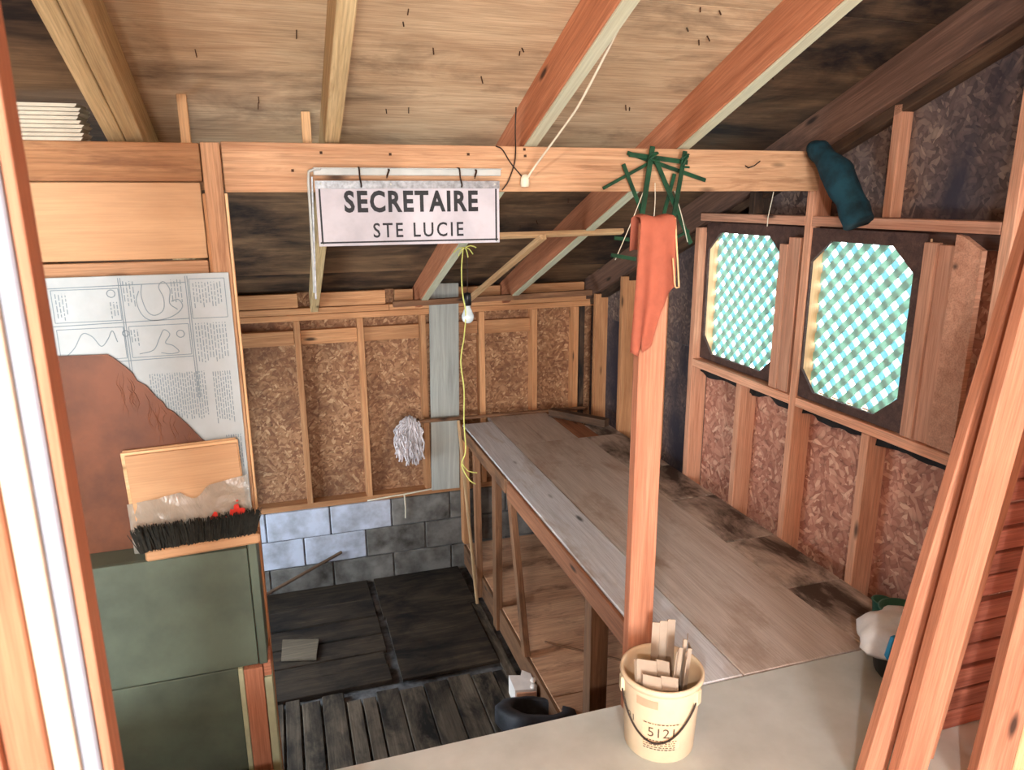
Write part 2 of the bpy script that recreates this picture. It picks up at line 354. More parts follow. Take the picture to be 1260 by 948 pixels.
for j, (y0, y1) in enumerate(sheet_y):
    for (x0, x1) in ((-1.45, -.41), (-.406, .84), (.844, 1.44), (1.444, 2.3)):
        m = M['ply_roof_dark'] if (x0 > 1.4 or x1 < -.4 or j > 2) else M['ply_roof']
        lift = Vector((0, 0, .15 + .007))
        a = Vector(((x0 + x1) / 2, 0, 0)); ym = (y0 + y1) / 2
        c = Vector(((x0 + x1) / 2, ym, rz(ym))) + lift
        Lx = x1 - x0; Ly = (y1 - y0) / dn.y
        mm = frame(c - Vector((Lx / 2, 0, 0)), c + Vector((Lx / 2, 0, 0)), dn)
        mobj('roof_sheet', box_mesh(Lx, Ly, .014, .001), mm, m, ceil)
for px, py in [(503, 12), (496, 28), (845, 35), (860, 50), (870, 45), (475, 135), (503, 133), (642, 60), (640, 64), (695, 90), (770, 130), (775, 133), (640, 175), (533, 60), (592, 95), (318, 120), (318, 127), (862, 10), (885, 14), (240, 62), (365, 38), (950, 92), (1075, 120), (700, 245), (660, 272), (640, 278)]:
    d = ray_pt(px, py, 'y', 1) - Vector((0, 0, H)); z0 = 1.817
    t = (z0 + PITCH * 4.7 - H) / (d.z + PITCH * d.y); p = Vector((0, 0, H)) + d * t
    q = p - up_n * random.uniform(.010, .024) + Vector((random.uniform(-.006, .006), random.uniform(-.006, .006), 0))
    bar('nail', p + up_n * .004, q, .003, .003, M['rust'], ceil, bev=0)
# front slope beyond the ridge, behind the viewer
zr = rz(RIDGE) + .157
yf = -3.65; zf = zr - PITCH * (RIDGE - yf)
pydata('front_roof_sheet', [(-1.45, RIDGE, zr), (2.3, RIDGE, zr), (2.3, yf, zf), (-1.45, yf, zf), (-1.45, RIDGE, zr + .014), (2.3, RIDGE, zr + .014), (2.3, yf, zf + .014), (-1.45, yf, zf + .014)],
       [(0, 1, 2, 3), (7, 6, 5, 4), (0, 4, 5, 1), (1, 5, 6, 2), (2, 6, 7, 3), (3, 7, 4, 0)], M['ply_roof'], ceil)
c_ = Vector((.425, 2.3, rz(2.3) + .185)); mobj('roof_leak_cover', box_mesh(3.9, 6.2, .02, 0), frame(c_ - Vector((1.95, 0, 0)), c_ + Vector((1.95, 0, 0)), dn), M['black_paper'], ceil)  # unseen cover added to stop sun leaking through the sheet seams
# ties under the rafters behind the beam
bar('roof_tie', (.70, 3.36, rz(3.36) - .012), (1.62, 3.32, rz(3.32) - .012), .036, .022, M['stick'], ceil, (0, 1, -PITCH))
bar('roof_tie', (1.20, 3.30, rz(3.30) - .036), (1.115, 4.45, rz(4.45) - .036), .034, .024, M['stick'], ceil, (1, 0, 0))
bar('roof_tie', (.66, 4.52, 1.722), (1.98, 4.50, 1.742), .04, .036, M['leg'], ceil, (0, 1, 0))

# ---------------------------------------------------------------- setting: back wall
wb = tag(empty('wall_back'), kind='structure')
for x0, x1 in ((-1.3, .47), (.474, 1.65), (1.654, 2.2)):
    slab('osb_panel', x0, x1, 4.789, 4.80, .362, 1.80, M['osb'], wb, 'z', 0)
sx = [-.75, -.335, .082, .472, .876, 1.276, 1.652]
for i, x in enumerate(sx):
    slab('stud', x - .019, x + .019, 4.70, 4.788, .401, 1.619, M['stud'], wb, 'z')
slab('stud', 1.94, 1.978, 4.70, 4.788, .401, 1.619, M['stud'], wb, 'z'); slab('stud', 1.985, 2.023, 4.70, 4.788, .401, 1.619, M['dark_wood'], wb, 'z')  # dark second stud stands in for the shaded gap at the corner
slab('bottom_plate', -1.25, 2.1, 4.70, 4.789, .363, .401, M['stud'], wb)
slab('top_plate', -1.25, 1.2, 4.698, 4.788, 1.62, 1.657, M['stud'], wb); slab('top_plate', 1.202, 2.1, 4.70, 4.788, 1.62, 1.657, M['stud'], wb)
slab('top_plate', -1.25, .66, 4.70, 4.788, 1.659, 1.697, M['stud'], wb); slab('top_plate', .662, 2.1, 4.702, 4.788, 1.659, 1.697, M['stud'], wb)
for a, b in zip([-1.2] + sx, sx + [1.955]):
    if b < 1.7: slab('blocking', a + .021, b - .021, 4.74, 4.787, 1.465 + random.uniform(-.006, .006), 1.552, M['stud'], wb)
for x0, x1 in ((-1.0, -.46), (-.34, .10), (.23, .64), (.70, .82), (.885, 1.41), (1.475, 2.02)):
    slab('eave_block', x0, x1, 4.71, 4.75, 1.70, 1.788, M['stud'], wb)
# concrete block footing, each block its own piece, recessed joints
slab('mortar_bed', -1.25, 2.1, 4.70, 4.86, -.45, .36, M['mortar'], wb, 'x', 0)
for z1, off, dirty in ((.361, .20, 0), (.159, 0.02, 1), (-.043, .20, 2), (-.245, .02, 2)):
    x = off - .41 * 4
    while x < 2.0:
        if x + .4 > -1.2:
            white = (dirty == 0 and x < .5) or (dirty == 1 and x < .3)  # upper left blocks take the daylit colour
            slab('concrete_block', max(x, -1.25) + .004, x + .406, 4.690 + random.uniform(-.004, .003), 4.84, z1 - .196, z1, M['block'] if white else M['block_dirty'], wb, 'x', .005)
        x += .41

# ---------------------------------------------------------------- setting: right wall
wr = tag(empty('wall_right'), kind='structure')
XF, XO = 2.02, 2.11
def osbx(y0, y1, z0, z1, m): return slab('osb_panel', XO, XO + .011, y0, y1, z0, z1, M[m], wr, 'z', 0)
osbx(2.48, 3.268, -.45, 1.56, 'osb_pink'); poly_slab('osb_panel', [(3.27, -.45), (4.8, -.45), (4.8, 1.56), (3.27, 1.56)], 'x', XO, XO + .011, M['osb_dark'], wr); osbx(-3.65, 2.478, -.45, 1.56, 'osb_pink')  # far panel darkened where the post's shadow falls
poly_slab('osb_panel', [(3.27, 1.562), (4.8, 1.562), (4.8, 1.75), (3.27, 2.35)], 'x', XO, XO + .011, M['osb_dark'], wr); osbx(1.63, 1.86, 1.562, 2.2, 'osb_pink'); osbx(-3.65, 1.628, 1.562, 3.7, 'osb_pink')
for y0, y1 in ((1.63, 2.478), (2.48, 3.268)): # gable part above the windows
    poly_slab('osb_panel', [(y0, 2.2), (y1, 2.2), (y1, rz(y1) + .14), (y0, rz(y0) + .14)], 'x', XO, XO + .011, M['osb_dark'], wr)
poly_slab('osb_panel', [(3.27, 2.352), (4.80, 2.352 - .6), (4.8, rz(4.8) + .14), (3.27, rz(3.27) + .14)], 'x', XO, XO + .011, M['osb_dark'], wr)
for y in (1.61, 2.462, 3.272, 3.70, 4.11, 4.51):
    m = 'stud_pink' if y < 3.5 else 'stud'
    slab('stud', XF, XO, y, y + .038, .40 if y > 1.7 else .90, rz(y + .038) - .002, M[m], wr, 'z')
for y in (2.84, 2.045): slab('cripple_stud', XF, XO, y, y + .038, .40, 1.499, M['stud_pink'], wr, 'z')
slab('cripple_stud', 2.06, XO, 2.11, 2.148, 2.278, rz(2.148) - .002, M['stud_pink'], wr, 'z')
slab('cripple_stud', XF, XO, 2.84, 2.878, 2.278, rz(2.878) - .002, M['dark_wood'], wr, 'z')
for y0, y1 in ((1.65, 2.46), (2.502, 3.27)):
    slab('window_sill_plate', XF, XO, y0, y1, 1.50, 1.538, M['stud_pink'], wr, 'y')
    slab('window_header', XF, XO, y0, y1, 2.24, 2.277, M['plank_rose'], wr, 'y')
for y0, y1 in ((1.65, 2.46), (2.502, 3.27)): slab('window_filler', 2.075 if y0 > 2 else 2.06, XO, y0, y1, 2.19, 2.238, M['dark_panel'], wr, 'y')
for a, b in ((1.05, 3.2), (3.2, 4.7)):
    bar('rake_plate', (2.085, a, rz(a) - .022), (2.085, b, rz(b) - .022), .05, .038, M['dark_wood'], wr, (1, 0, 0))
def tar(y0, y1, seedv):
    random.seed(seedv); n = 14; top = [(y0 + (y1 - y0) * i / n, 1.50) for i in range(n + 1)]
    bot = [(y, 1.50 - .020 - .018 * abs(math.sin(i * .28 + seedv)) - random.uniform(0, .007)) for i, (y, z) in enumerate(top)]
    v = []; f = []
    for i in range(n + 1):
        x = 2.065 + .012 * math.sin(i * .9 + seedv); v += [(x, top[i][0], top[i][1]), (x - .006, bot[i][0], bot[i][1]), (x + .004, top[i][0], top[i][1]), (x - .002, bot[i][0], bot[i][1])]
    for i in range(n):
        a = 4 * i; b = a + 4; f += [(a, a + 1, b + 1, b), (a + 2, b + 2, b + 3, a + 3), (a + 1, a + 3, b + 3, b + 1)]
    at_base('tar_paper', v, f, M['black_paper'], v[0], wr)
tar(2.5, 2.84, 1); tar(2.88, 3.27, 2); tar(2.09, 2.46, 3); tar(1.65, 2.04, 4)

def window(name, y0, y1, hy0, hy1, z0=1.545, z1=2.232, hz0=1.578, hz1=2.185, cy=.10, cz=.085, xp=2.06):
    wn = tag(empty(name), kind='structure')
    # dark plywood surround with an eight-sided opening
    hole = [(hy0 + cy, hz0), (hy1 - cy * .8, hz0), (hy1, hz0 + cz), (hy1, hz1 - cz), (hy1 - cy, hz1), (hy0 + cy, hz1), (hy0, hz1 - cz), (hy0, hz0 + cz)]
    outer = [(hy0 + cy, z0), (hy1 - cy * .8, z0), (y1, hz0 + cz), (y1, hz1 - cz), (hy1 - cy, z1), (hy0 + cy, z1), (y0, hz1 - cz), (y0, hz0 + cz)]
    v, f = [], []
    corners = {1: (y1, z0), 3: (y1, z1), 5: (y0, z1), 7: (y0, z0)}
    for x in (xp, xp + .012):
        v += [(x, *p) for p in hole] + [(x, *p) for p in outer] + [(x, *corners[k]) for k in (1, 3, 5, 7)]
    for k in range(8):
        j = (k + 1) % 8
        face = [k, j, 8 + j] + ([16 + (1, 3, 5, 7).index(k)] if k in corners else []) + [8 + k]
        f.append(tuple(face)); f.append(tuple(20 + q for q in face[::-1])); f.append((k, 20 + k, 20 + j, j))
    o = pydata('surround_panel', v, f, M['dark_panel'], wn)
    bm = bmesh.new(); bm.from_mesh(o.data); bmesh.ops.recalc_face_normals(bm, faces=bm.faces); bm.to_mesh(o.data); bm.free()
    # jamb boards through the wall
    b = .012
    slab('jamb', xp + .013, xp + .075, hy0 - .02 - b, hy0 - .02, hz0 - .02, hz1 + .03, M['pale_pine'], wn, 'z'); slab('jamb', xp + .013, xp + .075, hy1 + .006, hy1 + .006 + b, hz0 - .02, hz1 + .03, M['pale_pine'], wn, 'z')
    slab('jamb', xp + .013, xp + .075, hy0 - .02, hy1 + .006, hz0 - .032, hz0 - .02, M['pale_pine'], wn, 'y'); slab('jamb', xp + .013, xp + .075, hy0 - .02, hy1 + .006, hz1 + .03, hz1 + .042, M['pale_pine'], wn, 'y')
    # lattice: two crossing layers of slats
    ly0, ly1, lz0, lz1 = hy0 - .06, hy1 + .05, hz0 - .05, hz1 + .06
    pitch, sw = .0575, .0295
    for sgn, x, lm in ((-1, xp + .062, 'lattice'), (1, xp + .069, 'lattice_blue')):
        d = Vector((1, sgn)).normalized(); nrm = Vector((-d.y, d.x))
        c = Vector(((ly0 + ly1) / 2, (lz0 + lz1) / 2)); R_ = .6; k = -int(R_ / pitch)
        while k * pitch < R_:
            p = c + nrm * k * pitch; ts = []
            lo_t, hi_t = -9, 9
            for i, (mn, mx_) in enumerate(((ly0, ly1), (lz0, lz1))):
                t0, t1 = (mn - p[i]) / d[i], (mx_ - p[i]) / d[i]; lo_t = max(lo_t, min(t0, t1)); hi_t = min(hi_t, max(t0, t1))
            if hi_t - lo_t > .04:
                a, e = p + d * lo_t, p + d * hi_t
                bar('lattice_slat', (x, a.x, a.y), (x, e.x, e.y), .006, sw, M[lm], wn, (1, 0, 0), .001)
            k += 1
    return wn
win1 = window('window_1', 2.505, 3.268, 2.668, 3.248)
win2 = window('window_2', 1.91, 2.461, 1.950, 2.455, xp=2.03)
slab('window_plank', 2.03, 2.06, 2.53, 2.60, 1.54, 2.19, M['plank_rose'], win1, 'z'); slab('window_plank', 2.028, 2.062, 2.603, 2.655, 1.54, 2.16, M['plank_rose'], win1, 'z')
slab('window_plank', 2.022, 2.05, 1.865, 1.915, 1.542, 2.205, M['plank_rose'], win2, 'z'); slab('window_plank', 2.03, 2.055, 1.80, 1.862, 1.542, 2.20, M['plank_rose'], win2, 'z')
poly_slab('window_plank', [(1.70, 1.545), (1.797, 1.545), (1.797, 2.235), (1.77, 2.23), (1.70, 2.19)], 'x', 2.022, 2.042, M['plank_rose'], win2)
slab('window_plank', 2.02, 2.045, 1.655, 1.715, 1.542, 1.60, M['plank_rose'], win2, 'y')

# ---------------------------------------------------------------- setting: floors
fl = tag(empty('floor'), kind='structure')
ZP = -.2
slab('subfloor', -1.3, 2.1, 1.6, 4.80, ZP - .12, ZP - .035, M['mortar'], fl, 'x', 0)
xs = [-.55, -.45, -.345, -.245, -.148, -.066, .036, .158, .24, .318, .44, .571, .705, .837, .96, 1.06]
for i in range(len(xs) - 1):
    g = .011 if i < 9 else .005
    slab('floor_plank', xs[i] + g / 2, xs[i + 1] - g / 2, 1.72, (3.5 if i < 7 else 3.44) + random.uniform(-.03, .02), ZP - .03, ZP + random.uniform(-.004, .002), M['floor_plank'], fl, 'y', .003)
for i, (y0, y1) in enumerate(((3.53, 3.68), (3.685, 3.82), (3.825, 4.0), (4.005, 4.2), (4.205, 4.42), (4.425, 4.68))):
    slab('floor_plank', -1.2, .44 + random.uniform(-.03, .0), y0, y1 - .006, ZP - .03, ZP + random.uniform(-.008, .002), M['floor_ply'], fl, 'x', .003)
slab('plywood_sheet', .47, 1.02, 3.50, 4.15, ZP - .012, ZP + .008, M['floor_ply'], fl, 'x')
slab('plywood_sheet', .46, 1.06, 4.16, 4.67, ZP - .02, ZP - .002, M['floor_ply'], fl, 'x')
slab('floor_plank', 1.025, 1.08, 3.0, 4.15, ZP - .02, ZP + .002, M['floor_plank'], fl, 'y')
# low platform under the bench
for y0, y1 in ((1.72, 2.93), (2.935, 4.69)): slab('platform_sheet', 1.13, 2.10, y0, y1, -.07, -.05, M['under_ply'], fl, 'x')
slab('platform_rim', 1.112, 1.13, 1.72, 4.69, ZP, -.055, M['leg'], fl, 'y')
# raised entry floor, sage grey paint
slab('entry_floor_sheet', -1.3, 2.105, .47, 1.695, .868, .889, M['green_floor'], fl, 'x', .003)
slab('entry_floor_sheet', -1.3, 2.105, -3.65, .466, .868, .888, M['green_floor'], fl, 'x', .003)
slab('entry_joist', -1.3, 1.05, 1.655, 1.692, .70, .867, M['leg'], fl, 'x')
slab('entry_riser', -1.3, 2.1, 1.63, 1.65, -.3, .867, M['dark_wood'], fl, 'x')

# ---------------------------------------------------------------- setting: unseen sides that close the shed
wl = tag(empty('wall_left'), kind='structure')
for y0, y1, z0, z1 in ((-3.65, 2.9, -.45, 3.9), (4.1, 4.80, -.45, 3.9), (2.9, 4.1, -.45, .25), (2.9, 4.1, 1.25, 3.9)):
    slab('osb_panel', -1.32, -1.30, y0, y1, z0, z1, M['osb'], wl, 'z', 0)
wf = tag(empty('wall_front'), kind='structure')
slab('osb_panel', -1.3, -1.1, -3.65, -3.63, .4, 2.75, M['osb'], wf, 'z', 0); slab('osb_panel', .0, 2.1, -3.65, -3.63, .4, 2.75, M['osb'], wf, 'z', 0); slab('osb_panel', -1.1, 0, -3.65, -3.63, 2.6, 2.75, M['osb'], wf, 'z', 0)
g = slab('ground', -30, 40, -30, 40, .25, .3, M['ground'], None, 'x', 0)
# keep the ground from crossing the pit: four strips around the shed
bpy.data.objects.remove(g); WM.pop('ground', None)
gr = tag(empty('ground'), kind='structure')
for x0, x1, y0, y1 in ((2.6, 40, -30, 40), (-30, -1.5, -30, 40), (-1.5, 2.6, 5.3, 40), (-1.5, 2.6, -30, -3.8)):
    slab('gravel_area', x0, x1, y0, y1, .25, .3, M['ground'], gr, 'x', 0)

# ---------------------------------------------------------------- setting: beam and partition
bt = tag(empty('trim_1'), kind='structure')
slab('beam', -1.3, -.195, 2.45, 2.488, 2.405, 2.515, M['beam_old'], bt); slab('beam', -.135, 2.03, 2.45, 2.488, 2.373, 2.52, M['beam'], bt)
slab('beam', -1.3, 2.02, 2.49, 2.528, 2.38, 2.515, M['rafter'], bt)
for px, py, dx in ((360, 210, 0), (455, 212, 0), (480, 190, 0), (576, 190, 0), (646, 192, 0), (395, 188, 0), (645, 184, 0)):
    p = ray_pt(px, py, 'y', 2.45); bar('nail', p + Vector((0, .01, 0)), p + Vector((0, -.004, 0)), .008, .008, M['rust'], bt, bev=0)
p = ray_pt(918, 203, 'y', 2.45); tube('hook', [p + Vector((0, .01, .0)), p + Vector((-.01, -.03, -.012)), p + Vector((.012, -.035, -.004)), p + Vector((.035, -.035, .012))], .0025, M['steel'], bt)
wp = tag(empty('wall_partition'), kind='structure')
slab('stud', -.19, -.137, 2.425, 2.449, .85, 2.516, M['beam'], wp, 'z')
slab('stud', -.20, -.132, 2.452, 2.53, -.2, 2.37, M['stud'], wp, 'z')
slab('cream_panel', -1.3, -.203, 2.456, 2.475, 2.178, 2.402, M['cream'], wp, 'x')
slab('rail', -1.3, -.203, 2.446, 2.49, 2.13, 2.172, M['beam'], wp, 'x')
slab('back_panel', -1.3, -.203, 2.46, 2.475, -.2, 2.128, M['osb'], wp, 'z', 0)
slab('pale_edge_strip', -.1355, -.128, 2.43, 2.46, 1.28, 2.37, M['pale_pine'], wp, 'z', .001)
# half wall of green painted plywood with a ledge on top
GF = 2.29
slab('green_panel', -1.3, -.166, GF, GF + .012, .853, 1.275, M['green_paint'], wp, 'x')
slab('green_panel', -1.3, -.232, GF, GF + .012, -.2, .849, M['green_paint'], wp, 'x')
slab('green_batten', -.163, -.137, GF - .004, 2.448, .853, 1.30, M['green_paint'], wp, 'z')
slab('green_ledge', -1.3, -.166, GF + .012, 2.448, 1.262, 1.275, M['green_paint'], wp, 'x')
slab('exposed_stud', -.214, -.155, GF - .012, GF + .03, .30, .846, M['salmon'], wp, 'z'); slab('exposed_stud', -.212, -.157, GF - .01, GF + .03, -.2, .296, M['salmon'], wp, 'z')
slab('exposed_stud', -.153, -.128, GF + .004, GF + .09, .80, .858, M['salmon'], wp, 'x')
slab('pale_edge_strip', -.2315, -.2155, GF - .006, GF + .03, -.2, .849, M['pale_green'], wp, 'z'); slab('pale_edge_strip', -.1535, -.1285, GF, GF + .09, -.2, .796, M['pale_green'], wp, 'z')

# ---------------------------------------------------------------- setting: door jamb beside the viewer
dj = tag(empty('door_1'), kind='structure')
JY = .80
slab('jamb_edge', -.2265, -.2165, JY - .02, JY + .02, .89, 3.1, M['salmon'], dj, 'z', .001)
slab('weatherstrip', -.244, -.227, JY - .026, JY + .01, .89, 3.1, M['jamb_grey'], dj, 'z')
slab('stop_moulding', -.268, -.2445, JY - .034, JY + .01, .89, 3.1, M['jamb_white'], dj, 'z')
slab('jamb', -.306, -.2685, JY - .04, JY + .02, .89, 3.1, M['salmon_dark'], dj, 'z'); slab('casing', -.42, -.3065, JY - .05, JY + .02, .89, 3.1, M['salmon'], dj, 'z')

# ================================================================ THINGS
# ---------------------------------------------------------------- work bench
b = tag(empty('workbench', (1.55, 3.1, -.05)), 'long built-in workbench with worn plank and plywood top along the window wall', 'workbench')
ZB = .89
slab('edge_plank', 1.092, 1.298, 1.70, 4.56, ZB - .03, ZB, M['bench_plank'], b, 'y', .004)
slab('top_sheet', 1.301, 1.772, 1.70, 4.05, ZB - .03, ZB, M['bench_ply'], b, 'y')
for y0, y1 in ((1.70, 2.098), (2.104, 2.51), (2.516, 2.99), (2.996, 3.44), (3.446, 4.05)):
    slab('stained_sheet', 1.7735, 2.019, y0, y1, ZB - .03, ZB, M['bench_ply_dark'], b, 'y')
for x0, x1, m in ((1.301, 1.50, 'bench_ply'), (1.503, 1.72, 'bench_ply'), (1.723, 1.86, 'bench_edge'), (1.863, 2.019, 'bench_ply_dark')):
    slab('end_plank', x0, x1, 4.054, 4.69 if x0 < 1.8 else 4.3, ZB - .03, ZB - random.uniform(0, .004), M[m], b, 'y', .003)
slab('apron', 1.074, 1.091, 1.70, 3.50, .785, .884, M['bench_edge'], b, 'y', .003)
slab('apron', 1.074, 1.091, 3.54, 4.52, .80, .884, M['leg'], b, 'y', .003); slab('apron', 1.12, 1.155, 3.50, 4.69, .765, .858, M['leg'], b, 'y', .003)
bar('leg', (1.115, 3.30, -.05), (1.098, 3.53, .88), .055, .034, M['leg'], b, (0, 1, 0))
bar('leg', (1.112, 3.83, -.2), (1.105, 3.80, .80), .07, .04, M['leg'], b, (0, 1, 0))
bar('leg', (1.10, 4.22, -.2), (1.10, 4.24, .86), .05, .04, M['leg'], b, (0, 1, 0))
slab('leg', 1.10, 1.18, 2.43, 2.50, -.05, .764, M['leg'], b, 'z', .003)
slab('leg', 1.09, 1.14, 4.585, 4.66, .0, .86, M['stud'], b, 'z', .003)
slab('bearer', 1.16, 2.0, 2.43, 2.468, .77, .858, M['leg'], b, 'x'); slab('bearer', 1.16, 2.0, 3.5, 3.538, .77, .858, M['leg'], b, 'x')
slab('leg', 1.9, 1.98, 2.43, 2.468, -.05, .77, M['leg'], b, 'z')
tag(bar('wood_scrap', (1.72, 4.56, .918), (1.98, 4.20, .918), .06, .05, M['dark_wood'], None, (0, 1, 0)), 'dark offcut of wood in the far corner of the workbench', 'wood offcut')
tag(bar('thin_lath', (1.25, 3.38, -.045), (1.72, 2.98, -.045), .012, .01, M['leg'], None, (0, 1, 0)), 'thin brown lath lying on the plywood under the workbench', 'lath')

# ---------------------------------------------------------------- post with cloth
tag(slab('post', .866, .942, 1.655, 1.690, .889, 2.29, M['salmon'], None, 'z', .003), 'upright salmon timber post on the edge of the entry floor', 'post')
def rag():
    nu, nv = 22, 26; v, f = [], []
    def length(u):
        ks = [(0, .325), (.14, .335), (.27, .285), (.40, .335), (.54, .318), (.62, .235), (.70, .21), (.74, .19), (1, .168)]
        for (a, la), (b_, lb) in zip(ks, ks[1:]):
            if u <= b_: return la + (lb - la) * (u - a) / (b_ - a)
        return ks[-1][1]
    for i in range(nu + 1):
        u = i / nu; Lr = length(u)
        for j in range(nv + 1):
            t = j / nv; z = 2.302 - Lr * t
            sl = (2.302 - z) / .33
            xl = .851 - .030 * sl; xr = .945 + .020 * sl - (.0 if sl < .55 else (sl - .55) * .08)
            x = xl + (xr - xl) * u
            y = 1.648 - .004 - .017 * sl * (1 + math.sin(u * 11 + .6)) - .006 * math.sin(u * 6) * t
            if t < .001: y += .006
            v.append((x, y, z + .004 * math.sin(u * 9) * (1 - t)))
    for i in range(nu):
        for j in range(nv):
            a = i * (nv + 1) + j; f.append((a, a + nv + 1, a + nv + 2, a + 1))
    # over the top of the post and a little way down behind it
    o0 = len(v)
    for k, (yy, zz) in enumerate(((1.655, 2.304), (1.675, 2.306), (1.696, 2.300), (1.699, 2.22))):
        for i in range(nu + 1):
            u = i / nu; v.append((.851 + .094 * u, yy, zz + .003 * math.sin(u * 9)))
    for i in range(nu):
        f.append((i * (nv + 1), o0 + i, o0 + i + 1, (i + 1) * (nv + 1)))
        for k in range(3):
            a = o0 + k * (nu + 1) + i; f.append((a, a + nu + 1, a + nu + 2, a + 1))
    o = at_base('rag', v, f, M['rag'], (.91, 1.65, 1.97), None, True)
    sm = o.modifiers.new('s', 'SOLIDIFY'); sm.thickness = .003
    tag(o, 'faded terracotta cloth draped over the top of the salmon post', 'cloth')
    tube('hem', [(.945, 1.645, 2.302), (.949, 1.640, 2.24), (.953, 1.634, 2.18), (.9555, 1.629, 2.133)], .0022, M['cream_edge'], o, n=3)
    tube('hem', [(.936, 1.632, 2.205), (.938, 1.626, 2.17), (.941, 1.622, 2.135), (.9555, 1.627, 2.133)], .002, M['cream_edge'], o, n=3)
rag()

# ---------------------------------------------------------------- hanging sign, its bracket and hooks
sg = tag(empty('hanging_sign', (.42, 2.395, 2.205)), 'white metal sign lettered SECRETAIRE STE LUCIE hung from the beam', 'sign')
slab('panel', .128, .716, 2.395, 2.398, 2.208, 2.406, M['sign_face'], sg, 'x', .001)
slab('top_strip', .127, .717, 2.3925, 2.395, 2.383, 2.407, M['galv'], sg, 'x', .0005)
for x0, x1, z0, z1 in ((.137, .1425, 2.213, 2.382), (.7015, .707, 2.213, 2.382), (.133, .711, 2.2165, 2.2215)):
    slab('border_line', x0, x1, 2.3942, 2.395, z0, z1, M['ink'], sg, 'x', 0)
RX = Matrix.Rotation(PI / 2, 4, 'X')
text_geo('SECRETAIRE', .088, M['ink'], Matrix.Translation((.427, 2.3942, 2.340)) @ RX, sg, offset=.0030, spacing=1.16, width=.80)
text_geo('STE', .064, M['ink'], Matrix.Translation((.345, 2.3942, 2.252)) @ RX, sg, offset=.0006, spacing=1.25, width=.84); text_geo('LUCIE', .064, M['ink'], Matrix.Translation((.508, 2.3942, 2.252)) @ RX, sg, offset=.0006, spacing=1.25, width=.84)
for x, z in ((.145, 2.398), (.36, 2.396), (.70, 2.396), (.138, 2.214), (.708, 2.214)): bar('rivet', (x, 2.391, z), (x, 2.394, z), .006, .006, M['white_metal'], sg, bev=.001)
br = tag(empty('metal_bracket', (.125, 2.44, 2.04)), 'white enamelled metal angle rail fixed along the beam above the sign', 'bracket')
slab('rail', .128, .735, 2.436, 2.449, 2.424, 2.447, M['white_metal'], br, 'x', .002); slab('rail_lip', .128, .735, 2.422, 2.436, 2.4445, 2.447, M['white_metal'], br, 'x', .0005)
tube('bent_arm', [(.15, 2.43, 2.444), (.122, 2.43, 2.438), (.112, 2.43, 2.42), (.110, 2.43, 2.3), (.106, 2.435, 2.06)], .0045, M['white_metal'], br, n=4)
bar('hanging_strap', (.122, 2.425, 2.42), (.108, 2.43, 2.04), .006, .003, M['galv'], br, (1, 0, 0))
for x, lb in ((.265, 'rusty wire hook holding the sign above the letter C'), (.586, 'rusty wire hook holding the sign above its last letters')):
    tag(tube('wire_hook', [(x, 2.46, 2.446), (x, 2.418, 2.447), (x, 2.405, 2.44), (x, 2.398, 2.415), (x + .002, 2.386, 2.395), (x + .002, 2.392, 2.388)], .0028, M['steel'], n=3), lb, 'hook', 'hooks of the lettered sign')
for x, lb in ((.36, 'bent rusty nail in the white rail between the two sign hooks'), (.646, 'bent rusty nail in the white rail near the plug end')):
    tag(tube('bent_nail', [(x, 2.46, 2.444), (x, 2.42, 2.44), (x - .008, 2.405, 2.425), (x - .011, 2.402, 2.415)], .003, M['rust'], n=2), lb, 'nail', 'bent nails above the sign')

# ---------------------------------------------------------------- green rack of sticks on the beam
gk = tag(empty('stick_rack', (1.28, 2.41, 2.15)), 'dark green folding rack of thin crossed sticks tied to the beam', 'rack')
def gp(px, py, y=2.41): return ray_pt(px, py, 'y', y)
for (a, c, wd, yy) in (((803, 180), (789, 272), 7, 2.40), ((843, 186), (826, 285), 6, 2.395), ((742, 232), (800, 200), 4, 2.425), ((772, 188), (868, 222), 5, 2.43), ((806, 195), (850, 300), 6, 2.41), ((767, 202), (795, 275), 5, 2.42), ((774, 190), (846, 200), 6, 2.42), ((830, 214), (815, 270), 5, 2.428), ((756, 293), (784, 296), 5, 2.41), ((752, 314), (782, 319), 5, 2.40), ((848, 284), (828, 294), 4, 2.41)):
    bar('stick', gp(*a, yy), gp(*c, yy), wd * .0027, .007, M['green_stick'], gk, (1, 0, 0), .001)
for a, c in (((797, 222), (757, 320)), ((806, 225), (804, 275)), ((830, 235), (846, 298))):
    tube('tie_cord', [gp(*a, 2.405), gp((a[0] + c[0]) / 2 + 1, (a[1] + c[1]) / 2, 2.405), gp(*c, 2.4)], .0016, M['cord'], gk, n=3)
tube('binding', [gp(800, 190, 2.392), gp(810, 188, 2.39), gp(800, 196, 2.39), gp(812, 198, 2.392)], .004, M['green_stick'], gk, n=4)
tube('binding', [gp(838, 196, 2.388), gp(848, 190, 2.386), gp(840, 204, 2.386), gp(848, 206, 2.39)], .004, M['green_stick'], gk, n=4)

# ---------------------------------------------------------------- dark teal sleeve hanging at the beam end
pts = catmull([(1.95, 2.40, 2.535), (1.95, 2.35, 2.50), (1.955, 2.27, 2.43), (1.96, 2.20, 2.34), (1.965, 2.15, 2.262)], 5)
v, f = tube_geo(pts, lambda t: .03 + .022 * min(1, t * 2.2) + .003 * math.sin(t * 15), 14)
v = [p + Vector((mnoise.noise(p * 22), mnoise.noise(p * 22 + Vector((5, 0, 0))), mnoise.noise(p * 22 + Vector((0, 5, 0))))) * .008 for p in v]
tag(at_base('hanging_sleeve', v, f, M['teal'], pts[-1], None, True), 'dark teal cloth sleeve hanging from the beam end by the lattice window', 'cloth')

